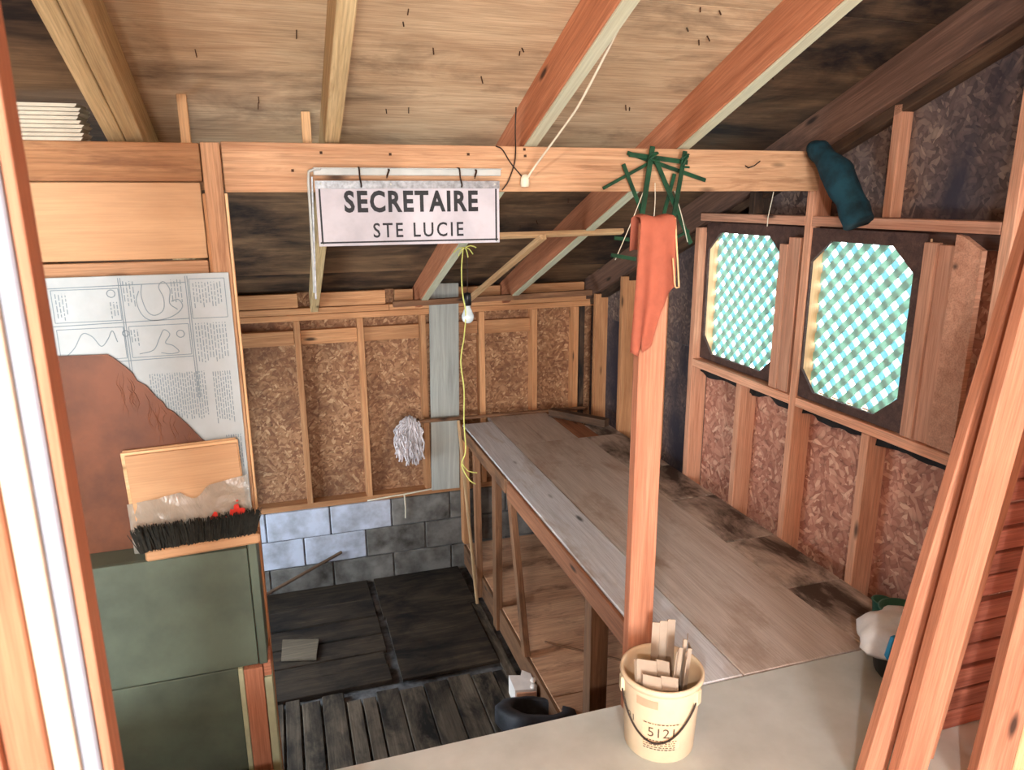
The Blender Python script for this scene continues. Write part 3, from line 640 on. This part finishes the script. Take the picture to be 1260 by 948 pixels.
# ---------------------------------------------------------------- cords, bulb, string
cp = [(783, -12, 1.72), (765, 25, 1.84), (740, 75, 1.98), (712, 128, 2.12), (690, 160, 2.22), (668, 190, 2.32), (655, 208, 2.38), (649, 218, 2.41)]
ec = tag(tube('extension_cord', [ray_pt(x, y, 'y', yy) - Vector((0, 0, .004)) for x, y, yy in cp], .0036, M['cord'], n=5), 'off-white electric cord running down from the rafter to a plug', 'cord')
pl = ray_pt(646, 223, 'y', 2.415)
lathe('plug', [(.004, .022), (.010, .02), (.015, .006), (.016, -.010), (.013, -.018), (0, -.019)], M['cord'], parent=ec, seg=10, M=Matrix.Translation(pl))
tag(tube('dark_wire', [ray_pt(x, y, 'y', 2.43 if y > 181 else 2.36) for x, y in ((635, 132), (634, 160), (634, 195), (626, 222), (618, 234))], .0022, M['steel'], n=5), 'long dark wire hanging down the side of the reddish rafter and beam', 'wire', 'dark wires on the beam')
tag(tube('dark_wire', [ray_pt(x, y, 'y', 2.43) for x, y in ((610, 180), (618, 184), (628, 200), (642, 217))], .0022, M['steel'], n=5), 'short dark wire running from the beam top to the white plug', 'wire', 'dark wires on the beam')
YS = 3.345
ys = tag(tube('yellow_string', [ray_pt(x, y, 'y', YS - .02) for x, y in ((570, 304), (568, 330), (569, 360), (573, 385), (571, 415), (567, 445), (571, 480), (571, 520), (573, 555), (568, 572), (577, 590), (585, 596))], .0032, M['yellow'], n=4), 'yellow string knotted to a roof stick and hanging down past the bulb', 'string')
for dx, dz in ((-14, 8), (14, 2), (10, 10), (-8, 12), (4, 14)):
    a = ray_pt(572, 305, 'y', YS - .02); bq = ray_pt(572 + dx, 303 + dz, 'y', YS - .03)
    tube('knot_end', [a, (a + bq) / 2 + Vector((0, 0, .01)), bq], .003, M['yellow'], ys, n=2)
tube('knot_end', [ray_pt(x, y, 'y', YS - .02) for x, y in ((568, 570), (576, 580), (587, 582))], .003, M['yellow'], ys, n=2)
bb = tag(empty('light_bulb', ray_pt(576, 398, 'y', YS)), 'unlit white bulb in a black socket hanging on a thin wire', 'light bulb')
tp = ray_pt(575, 360, 'y', YS)
tube('wire', [ray_pt(573, 305, 'y', YS), ray_pt(575, 330, 'y', YS), tp], .0016, M['steel'], bb, n=2)
lathe('socket', [(.004, 0), (.016, -.004), (.018, -.02), (.0185, -.058), (.015, -.062)], M['black'], parent=bb, seg=20, M=Matrix.Translation(tp))
lathe('glass', [(.013, -.060), (.014, -.072), (.021, -.09), (.0285, -.108), (.029, -.12), (.024, -.135), (.014, -.144), (0, -.147)], M['bulb'], parent=bb, seg=24, M=Matrix.Translation(tp))
tag(tube('hanging_thread', [ray_pt(x, y, 'x', 1.99) for x, y in ((952, 236), (949, 250), (945, 268), (944, 279))], .0018, M['cord'], n=3), 'short white thread hanging above the window beside the beam', 'thread')

# ---------------------------------------------------------------- grey plank, mop, leaning stick
tag(bar('grey_plank', (.985, 4.655, .405), (1.018, 4.685, 1.82), .195, .016, M['grey_plank'], None, (1, 0, 0)), 'wide grey painted plank standing upright against the back wall studs', 'plank')
mp = tag(empty('string_mop', (.74, 4.6, .6)), 'white string mop on a long wooden handle laid across the bench end', 'mop')
bar('handle', (.80, 4.60, .925), (2.0, 4.60, .912), .022, .022, M['leg'], mp, (0, 1, 0), .006)
random.seed(3); v, f = [], []
for i in range(150):
    a = random.uniform(-1, 1); dpt = random.uniform(-.05, .04)
    x0 = .745 + a * .04; xx = .738 + a * .085 + random.uniform(-.012, .012)
    L_ = random.uniform(.16, .35) * (1 - .22 * abs(a)); ph = random.uniform(0, 6)
    p = [(x0, 4.60 + dpt * .4, .955 + random.uniform(-.015, .02) - .03 * a * a)]
    for k in range(1, 9):
        t = k / 8; p.append((x0 + (xx - x0) * min(1, t * 2.2) + .007 * math.sin(ph + k * 1.9), 4.60 + dpt * (.4 + t) + .006 * math.cos(ph + k * 2.3), .955 - L_ * t + random.uniform(-.006, .006)))
    tube_geo(catmull(p, 2), .0052, 5, v, f)
st = at_base('strands', v, f, M['mop'], (.74, 4.6, .6), mp, True); st['kind'] = 'stuff'
bar('clamp', (.72, 4.60, .93), (.81, 4.60, .926), .04, .03, M['dark_wood'], mp, (0, 1, 0))
tag(bar('leaning_stick', (1.058, 4.12, -.195), (1.058, 4.53, .93), .02, .018, M['stick'], None, (1, 0, 0), .004), 'slim wooden stick leaning against the far bench corner beside the yellow string', 'stick')

# ---------------------------------------------------------------- boards propped on the green ledge
pb = tag(empty('printed_board', (-.4, 2.43, 1.277)), 'white sheathing board printed with faint instructions, propped on the green ledge', 'board')
slab('panel', -.86, -.146, 2.412, 2.424, 1.277, 2.136, M['print_board'], pb, 'z', .001)
def strip(v, f, x0, z0, x1, z1, wd, y=2.4114):
    a = Vector((x0, z0)); c = Vector((x1, z1)); d = (c - a).normalized(); n_ = Vector((-d.y, d.x)) * wd / 2; o = len(v)
    v += [(p.x, y, p.y) for p in (a - n_, c - n_, c + n_, a + n_)]; f.append((o, o + 1, o + 2, o + 3))
def rect(v, f, x0, z0, x1, z1, wd=.0022):
    for q in ((x0, z0, x1, z0), (x1, z0, x1, z1), (x1, z1, x0, z1), (x0, z1, x0, z0)): strip(v, f, *q, wd)
v, f = [], []; random.seed(11)
for x in (-.645, -.452, -.27): strip(v, f, x, 1.75, x, 2.13, .0025); strip(v, f, x + .006, 1.75, x + .006, 2.13, .0025)
for z in (2.105, 1.995, 1.878): strip(v, f, -.66, z, -.27, z + .006, .0025)
rect(v, f, -.63, 2.005, -.455, 2.10); rect(v, f, -.63, 1.89, -.455, 1.985); rect(v, f, -.44, 1.89, -.275, 1.985); rect(v, f, -.26, 2.0, -.16, 2.12)
def para(x0, x1, z1, z0, step=.0085):
    z = z1
    while z > z0:
        x = x0
        while x < x1:
            l_ = random.uniform(.006, .02); e = min(x + l_, x1); strip(v, f, x, z, e, z, .0028); x = e + .004
        z -= step
def vpara(x0, x1, z0, z1, step=.0085):
    x = x0
    while x < x1:
        z = z0 + random.uniform(0, .02)
        while z < z1:
            e = min(z + random.uniform(.006, .02), z1); strip(v, f, x, z, x, e, .0026); z = e + .004
        x += step
vpara(-.62, -.59, 2.01, 2.09); vpara(-.48, -.462, 2.01, 2.06); vpara(-.44, -.41, 2.04, 2.12); vpara(-.25, -.17, 2.03, 2.11); vpara(-.31, -.28, 2.05, 2.12)
vpara(-.255, -.165, 1.86, 1.985); vpara(-.435, -.41, 1.92, 1.975); vpara(-.40, -.24, 1.68, 1.835, .007); vpara(-.22, -.165, 1.66, 1.83, .007); vpara(-.20, -.155, 1.5, 1.62, .007)
def scribble(pts, wd=.0026):
    q = catmull([(p[0], 0, p[1]) for p in pts], 5)
    for a, c in zip(q, q[1:]): strip(v, f, a.x, a.z, c.x, c.z, wd)
for ring in ((-.475, 2.085, .011), (-.455 + .005, 1.965, .009), (-.30, 1.955, .011)):
    scribble([(ring[0] + ring[2] * math.cos(k * PI / 4), ring[1] + ring[2] * math.sin(k * PI / 4)) for k in range(9)])
# seated figure line drawing (upside down) and the smaller sketches
scribble([(-.39, 2.11), (-.395, 2.075), (-.385, 2.03), (-.365, 2.015), (-.34, 2.03), (-.335, 2.065), (-.345, 2.10), (-.33, 2.115), (-.315, 2.09), (-.32, 2.05), (-.30, 2.03)])
scribble([(-.40, 2.09), (-.41, 2.06), (-.40, 2.02), (-.375, 2.0), (-.33, 2.005), (-.30, 2.02), (-.285, 2.04), (-.295, 2.06), (-.315, 2.055)])
scribble([(-.42, 1.90), (-.38, 1.91), (-.36, 1.945), (-.345, 1.97), (-.33, 1.955), (-.345, 1.93), (-.325, 1.92), (-.31, 1.90), (-.335, 1.895), (-.36, 1.90)])
scribble([(-.62, 1.90), (-.59, 1.93), (-.565, 1.97), (-.54, 1.96), (-.52, 1.93), (-.50, 1.95), (-.485, 1.975), (-.475, 1.94)])
pydata('printing', v, f, M['print_ink'], pb)

edge = [(-.86, 1.277), (-.86, 1.915), (-.66, 1.911), (-.505, 1.907), (-.49, 1.895)]
random.seed(5); n = 16
for i in range(1, n): t = i / n; edge.append((-.49 + .235 * t + random.uniform(-.005, .005), 1.895 - .295 * t + random.uniform(-.004, .004)))
edge += [(-.25, 1.598), (-.235, 1.50), (-.24, 1.277)]
hb = tag(poly_slab('torn_hardboard', edge, 'y', 2.398, 2.4045, M['brown_board'], None, (-.55, 2.40, 1.277)), 'glossy brown hardboard sheet with a torn slanting edge, propped on the ledge', 'board')
v, f = [], []; random.seed(8)
for i in range(26):   # raised wrinkles of the brown facing
    x = random.uniform(-.50, -.28); zt = 1.89 - (x + .49) * 1.2 - random.uniform(.01, .05); L_ = random.uniform(.05, .16)
    q = [(x + .006 * math.sin(k * 1.7 + i), 2.3978, zt - L_ * k / 5) for k in range(6)]
    if zt - L_ > 1.5: tube_geo(q, lambda t: .0011 * math.sin(PI * min(.98, max(.02, t))), 5, v, f)
at_base('wrinkle', v, f, M['brown_board'], (-.4, 2.398, 1.6), hb, True)

pk = tag(empty('bagged_panels', (-.33, 2.37, 1.277)), 'bundle of cream shelf panels half inside a clear plastic bag, behind the broom head', 'panels')
TI = Matrix.Translation((-.325, 2.375, 1.277)) @ Matrix.Rotation(math.radians(-1.6), 4, 'Y')
def local(name, x0, x1, y0, y1, z0, z1, m, bev=.001):
    return mobj(name, box_mesh(x1 - x0, z1 - z0, y1 - y0, bev), TI @ Matrix.Translation(((x0 + x1) / 2, (y0 + y1) / 2, (z0 + z1) / 2)) @ Matrix.Rotation(PI / 2, 4, 'X'), m, pk)
local('cream_panel', -.158, .165, -.010, -.001, .02, .322, M['cream']); local('cream_panel', -.170, .168, .0, .009, .02, .330, M['pale_pine']); local('cream_panel', -.166, .162, .010, .018, .02, .334, M['cream'])
v, f = [], []; nu, nv = 34, 22
for i in range(nu + 1):
    for j in range(nv + 1):
        u = i / nu; t = j / nv; x = -.175 + .36 * u
        top = .165 + .052 * u
        if .44 < u < .66: top -= .030 * math.sin((u - .44) / .22 * PI)
        z = -.0 + top * t; p = Vector((x * 9, z * 14, 1.3))
        y = -.016 - .016 * math.sin(PI * u) * (1 - .5 * t) + .012 * mnoise.noise(p) + .006 * mnoise.noise(p * 2.7)
        v.append((x, y, z))
for i in range(nu):
    for j in range(nv): a = i * (nv + 1) + j; f.append((a, a + nv + 1, a + nv + 2, a + 1))
bagm = pydata('plastic_bag', v, f, M['film'], pk, TI, True)
for pts in ([(.055, .062), (.075, .088), (.082, .085), (.085, .062)], [(.118, .066), (.122, .088), (.132, .085), (.135, .10), (.148, .104), (.150, .088), (.165, .086), (.168, .072), (.155, .066)], [(.142, .110), (.150, .112), (.149, .117), (.142, .115)], [(.095, .062), (.105, .068), (.115, .062)]):
    v = [(x, -.044, z + .028) for x, z in pts] + [(x, -.043, z + .028) for x, z in pts]; n = len(pts)
    mobj('red_print', (lambda me: (me.from_pydata(v, [], [tuple(range(n)), tuple(range(2 * n - 1, n - 1, -1))]), me)[1])(bpy.data.meshes.new('p')), TI, M['red'], bagm)

bh = tag(empty('broom_head', (-.31, 2.307, 1.276)), 'broom head with dark bristles upward and pale wooden block, set on the green ledge', 'broom')
TB = Matrix.Translation((-.305, 2.307, 1.294)) @ Matrix.Rotation(math.radians(-2.2), 4, 'Y') @ Matrix.Rotation(math.radians(-12), 4, 'X')
mobj('block', box_mesh(.335, .05, .032, .006), TB @ Matrix.Translation((.015, 0, .0)), M['cream'], bh)
v, f = [], []; random.seed(4)
for i in range(900):
    x = random.uniform(-.165, .17); y = random.uniform(-.022, .022); e = x / .17
    L_ = .075 + random.uniform(-.012, .008)
    a = Vector((x, y, .01)); c = Vector((x + e * .018 + random.uniform(-.012, .012), y * 1.5 + random.uniform(-.008, .008), .01 + L_)); o = len(v)
    d = Vector((.0016, .0006, 0)); v += [a - d, a + d, c + d * .6, c - d * .6]; f.append((o, o + 1, o + 2, o + 3))
br_ = pydata('bristles', v, f, M['bristle'], bh, TB); br_['kind'] = 'stuff'

# ---------------------------------------------------------------- stack of white trays on the beam, wood shims
random.seed(21)
for i in range(9):
    dx = random.uniform(-.006, .006); z = 2.516 + i * .0112
    L_, D_, r_ = .26, .11, .012
    prof = [(-.5, -.5), (.5, -.5), (.5, .5), (-.5, .5)]
    v = []; 
    for s_, zz in ((.94, 0), (1.0, .009), (.985, .009), (.93, .003)):
        v += [(px * L_ * s_, py * D_ * s_, zz) for px, py in prof]
    f = [(3, 2, 1, 0), (12, 13, 14, 15)] + [(4 * k + a, 4 * k + (a + 1) % 4, 4 * k + 4 + (a + 1) % 4, 4 * k + 4 + a) for k in range(3) for a in range(4)]
    tag(pydata('tray', v, f, M['white_tray'], None, Matrix.Translation((-.625 + dx, 2.505, z)) @ Matrix.Rotation(math.radians(random.uniform(-2, 2)), 4, 'Z')), 'topmost shallow white tray of the stack on the beam' if i == 8 else 'lowest shallow white tray of the stack, resting on the beam' if i == 0 else 'shallow white tray inside the stack on the beam', 'tray', 'stacked white trays on the beam')
for x, z1, lb in ((-.236, 2.66, 'taller upright wood shim behind the beam, beside the doubled rafter'), (.121, 2.62, 'shorter upright wood shim behind the beam, beside the single pale rafter')):
    tag(slab('wood_shim', x - .014, x + .014, 2.529, 2.55, 2.505, z1, M['stick'], None, 'z'), lb, 'shim', 'wood shims behind the beam')

# ---------------------------------------------------------------- bucket of siding scraps
bc = tag(empty('bucket', (.905, 1.53, .889)), 'ivory plastic bucket labelled 5121 standing at the foot of the post', 'bucket')
BC = Vector((.905, 1.530, .889))
bd = lathe('body', [(0, .002), (.089, .0), (.094, .004), (.105, .205), (.105, .212), (.111, .214), (.113, .222), (.111, .230), (.106, .231), (.102, .225), (.09, .01), (0, .008)], M['bucket'], BC, bc, 48)
# camera-facing side of the bucket carries the print
def on_bucket(ang, z, r=0): rr = .094 + .011 * (z - .004) / .2 + .0006 + r; return Vector((math.sin(ang) * rr, -math.cos(ang) * rr, z)) + BC
def wrap(name, a0, a1, z0, z1, mat, r=0, seg=10):
    v = []; f = []
    for k in range(seg + 1):
        a = a0 + (a1 - a0) * k / seg; v += [on_bucket(a, z0, r), on_bucket(a, z1, r)]
    for k in range(seg): f.append((2 * k, 2 * k + 2, 2 * k + 3, 2 * k + 1))
    return at_base(name, v, f, mat, v[0], bd, True)
A0 = -math.radians(32)  # bucket side turned to the viewer
wrap('label', A0 - .42, A0 + .62, .052, .128, M['bucket_label'])
wrap('sticker', A0 - .60, A0 - .02, .172, .197, M['peach_label'])
def curved_text(body, size, a_c, z, mat, spacing=1):
    c = bpy.data.curves.new('t', 'FONT'); c.body = body; c.size = size; c.align_x = 'CENTER'; c.align_y = 'CENTER'; c.space_character = spacing; c.resolution_u = 3
    t = bpy.data.objects.new('t', c); COL.objects.link(t); me = bpy.data.meshes.new_from_object(t.evaluated_get(bpy.context.evaluated_depsgraph_get())); bpy.data.objects.remove(t); bpy.data.curves.remove(c)
    for vv in me.vertices: vv.co = on_bucket(a_c + vv.co.x / .105, z + vv.co.y, .0008) - BC
    mobj('print', me, Matrix.Translation(BC), mat, bd)
curved_text('5121', .042, A0 + .12, .098, M['bucket_ink']); curved_text('21', .03, A0 - .78, .118, M['bucket_ink'])
v, f = [], []; random.seed(2)
for z in (.125, .073, .066, .059, .052, .045):
    a = A0 - .38
    while a < A0 + .5:
        e = a + random.uniform(.03, .09); o = len(v); v += [on_bucket(a, z, .001), on_bucket(e, z, .001), on_bucket(e, z + .003, .001), on_bucket(a, z + .003, .001)]; f.append((o, o + 1, o + 2, o + 3)); a = e + .03
at_base('small_print', v, f, M['bucket_ink'], v[0], bd)['kind'] = 'stuff'
hp = []
for k in range(13):
    t = k / 12; a = A0 - 1.25 + 2.35 * t; z = .195 - .125 * math.sin(PI * t) ** .9
    hp.append(on_bucket(a, z, .006))
tube('handle', hp, .0026, M['steel'], bc, n=3)
for a in (A0 - 1.25, A0 + 1.1):
    c = on_bucket(a, .19, .003); bar('handle_lug', c + Vector((0, 0, -.022)), c + Vector((0, 0, .022)), .022, .012, M['bucket'], bc, (math.cos(a), math.sin(a), 0))
def siding(name, pts2d, base, hgt, lean, label):
    pts2d = [(x * 1.35, y * 1.35) for x, y in pts2d]; n = len(pts2d); v, f = [], []; th = .0025
    for z in (0, 1):
        for k, (x, y) in enumerate(pts2d): v.append(Vector((base[0] + x + lean[0] * z * hgt, base[1] + y + lean[1] * z * hgt, base[2] + hgt * z)))
    for q in v:
        lim = .080 + .055 * (q.z - BC.z); d = Vector((q.x - BC.x, q.y - BC.y))
        if d.length > lim: d *= lim / d.length; q.x, q.y = BC.x + d.x, BC.y + d.y
    for k in range(n - 1): f.append((k, k + 1, n + k + 1, n + k))
    o = at_base(name, v, f, M['vinyl'], base); sm = o.modifiers.new('s', 'SOLIDIFY'); sm.thickness = th
    return tag(o, label, 'siding', 'siding scraps in the bucket')
bz = BC.z + .012
siding('siding_scrap', [(-.05, -.02), (-.035, -.026), (-.032, -.02), (0, -.04), (.004, -.034), (.022, -.05)], (BC.x - .02, BC.y + .0, bz), .275, (-.09, .03), 'broad taupe siding scrap against the bucket side by the post')
siding('siding_scrap', [(-.045, -.012), (-.01, -.03), (-.006, -.024), (.02, -.042)], (BC.x - .012, BC.y - .034, bz), .245, (-.08, .0), 'short flat taupe siding scrap lowest in the ivory bucket')
siding('siding_scrap', [(0, 0), (.012, .012), (.018, .008), (.034, .034), (.04, .03), (.055, .05)], (BC.x - .0, BC.y - .04, bz), .285, (.07, .0), 'folded taupe siding scrap at the middle of the bucket')
siding('siding_scrap', [(0, 0), (.004, .014), (.02, .03), (.026, .026), (.04, .05)], (BC.x + .03, BC.y - .045, bz), .262, (.07, .0), 'narrow bent taupe siding scrap beside the folded one')
siding('siding_scrap', [(-.02, 0), (-.006, -.006), (-.002, 0), (.012, -.006), (.016, 0), (.03, -.006)], (BC.x + .015, BC.y + .045, bz), .315, (.04, .06), 'tallest ribbed taupe siding scrap in the bucket')

# ---------------------------------------------------------------- black bin, white bag, green tubs beside the leaning boards
bn = tag(lathe('black_tub', [(0, .003), (.10, 0), (.108, .01), (.125, .11), (.13, .115), (.122, .118), (.104, .012), (0, .010)], M['black'], (1.80, 1.54, .889), seg=32), 'low black tub holding a white bag beside the leaning boards', 'tub')
wbag = tag(lathe('white_bag', [(0, .002), (.085, .004), (.098, .05), (.108, .10), (.134, .108), (.142, .075), (.148, .085), (.146, .12), (.135, .15), (.10, .168), (.055, .172), (.03, .185), (.042, .205), (.02, .215), (0, .21)], M['bag_white'], (1.797, 1.54, .902), seg=40, jitter=.28), 'crumpled white plastic bag stuffed into the black tub', 'bag')
tag(bar('blue_packet', (1.656, 1.478, 1.005), (1.69, 1.492, 1.07), .06, .03, M['blue'], None, (.75, -.66, 0), .008), 'bright blue packet poking out of the white plastic bag', 'packet')
tag(lathe('green_pot', [(0, .002), (.05, 0), (.072, .085), (.078, .088), (.07, .09), (.05, .008), (0, .007)], M['sea_green'], seg=28, M=Matrix.Translation((1.945, 1.73, .892))), 'sea green plastic pot on the workbench end behind the white bag', 'pot')
tag(lathe('green_pot', [(0, .002), (.03, 0), (.035, .05), (.038, .052), (.032, .054), (.03, .006), (0, .005)], M['sea_green'], seg=24, M=Matrix.Translation((1.98, 1.85, .89))), 'small sea green pot against the window wall at the bench end', 'pot')

# ---------------------------------------------------------------- leaning timber
cr = Vector((.954, -.301, 0))
def lean(label, b0, t0, wd, th, m, off=0, side=None):
    b0 = Vector(b0) + cr * off; t0 = Vector(t0) + cr * off
    return tag(bar('leaning_board', b0, t0, wd, th, M[m], None, side or cr, .003), label, 'board', 'boards leaning by the window wall')
lean('planed salmon board with sharp pale edge, leaning furthest out over the black tub', (1.335, 1.222, .89), (1.74, 1.222, 3.03), .066, .032, 'salmon', 0, (1, -.12, 0))
lean('lighter planed board leaning in front of the sharp edged salmon board', (1.388, 1.165, .89), (1.66, 1.145, 3.03), .085, .034, 'salmon', 0, (1, -.12, 0))
lean('dark board standing in for the shaded side of the salmon pair, before the slatted panel', (1.535, 1.265, .89), (1.88, 1.265, 3.0), .085, .034, 'salmon_dark')  # added board, the neighbour's shaded side put into its dark colour
lean('short knotty pine board leaning in front of the slatted panel', (1.58, 1.10, .89), (1.68, 1.10, 2.0), .085, .036, 'salmon')
lean('pale cream pine board leaning in front of the slatted panel', (1.675, 1.08, .89), (1.765, 1.08, 1.95), .085, .034, 'pale_pine')
sp = tag(empty('slatted_panel', (1.8, 1.3, .889)), 'reddish brown panel of horizontal slats standing behind the leaning boards', 'panel')
z = .892; i = 0
while z < 1.72:
    slab('slat', 1.58, 2.015, 1.31 - .004 * (i % 3), 1.328, z, z + .058, M['slat_wood'], sp, 'x', .003); z += .066 + .004 * (i % 2); i += 1
slab('upright', 1.60, 1.64, 1.329, 1.35, .889, 1.75, M['slat_wood'], sp, 'z'); slab('upright', 1.95, 1.99, 1.329, 1.35, .889, 1.75, M['slat_wood'], sp, 'z')

# ---------------------------------------------------------------- things on the pit floor
TT = Matrix.Translation((1.0, 2.82, ZP + .03)) @ Matrix.Rotation(math.radians(-20), 4, 'X') @ Matrix.Rotation(math.radians(10), 4, 'Y')
tub = tag(lathe('black_basin', [(0, .02), (.10, .012), (.15, .02), (.19, .07), (.20, .13), (.19, .145), (.165, .15), (.13, .152), (.125, .14), (.14, .08), (.11, .035), (0, .03)], M['black_bag'], parent=None, seg=28, M=TT, jitter=.12), 'dusty black plastic basin lying on the pit floor under the entry floor edge', 'basin')
for k, (dx, dy, r) in enumerate(((-.03, -.02, .035), (.05, .02, .028), (.02, -.06, .022))):
    q = TT @ Vector((dx, dy, .045))
    o = lathe('rag_lump', [(0, -r * .8), (r * .7, -r * .6), (r, 0), (r * .75, r * .6), (0, r * .8)], M['scrap'], parent=None, seg=14, M=Matrix.Translation(q), jitter=.4)
    tag(o, 'grey brown lump of debris inside the black basin', 'debris', 'debris in the black basin')
fb = tag(empty('foam_block', (1.05, 3.17, ZP)), 'broken white foam block with peach front at the foot of a bench leg', 'foam block')
poly_slab('block', [(.985, 3.09), (1.095, 3.07), (1.105, 3.2), (1.07, 3.24), (1.05, 3.2), (.99, 3.22)], 'z', ZP + .003, ZP + .11, M['foam'], fb)
poly_slab('peach_face', [(.99, 3.078), (1.09, 3.06), (1.092, 3.068), (.992, 3.088)], 'z', ZP + .004, ZP + .098, M['peach_label'], fb)
for k, (x, y, s_) in enumerate(((1.085, 3.09, .02), (1.10, 3.04, .017), (1.075, 3.0, .014), (1.10, 3.14, .018))):
    tag(lathe('foam_crumb', [(0, -s_ * .6), (s_ * .8, -s_ * .5), (s_, 0), (s_ * .7, s_ * .5), (0, s_ * .6)], M['foam'], seg=10, M=Matrix.Translation((x, y, (ZP if y < 3.05 else ZP + .10) + s_ * .6)), jitter=.5), 'small white foam crumb beside the broken foam block', 'foam crumb', 'foam crumbs')
tag(poly_slab('board_scrap', [(-.16, 3.88), (.03, 3.83), (.055, 4.02), (-.15, 4.08)], 'z', ZP + .003, ZP + .016, M['scrap']), 'small grey square of board lying on the dark pit floor', 'board scrap')
tag(bar('pipe', (-.35, 4.55, ZP + .02), (.26, 4.66, .04), .02, .02, M['dark_wood'], None, (0, 1, 0), .006), 'dark thin stick lying along the foot of the block wall', 'stick')
tag(tube('white_cable', [(.45, 4.675, .38), (.62, 4.672, .392), (.70, 4.672, .395), (.90, 4.674, .41), (1.0, 4.67, .42)], .005, M['cord'], n=4), 'thin white cable pinned along the top of the block wall', 'cable')
tag(tube('white_cable', [(.70, 4.67, .39), (.703, 4.668, .30), (.70, 4.67, .22)], .005, M['cord'], n=4), 'short white cable end dangling down the block wall', 'cable')
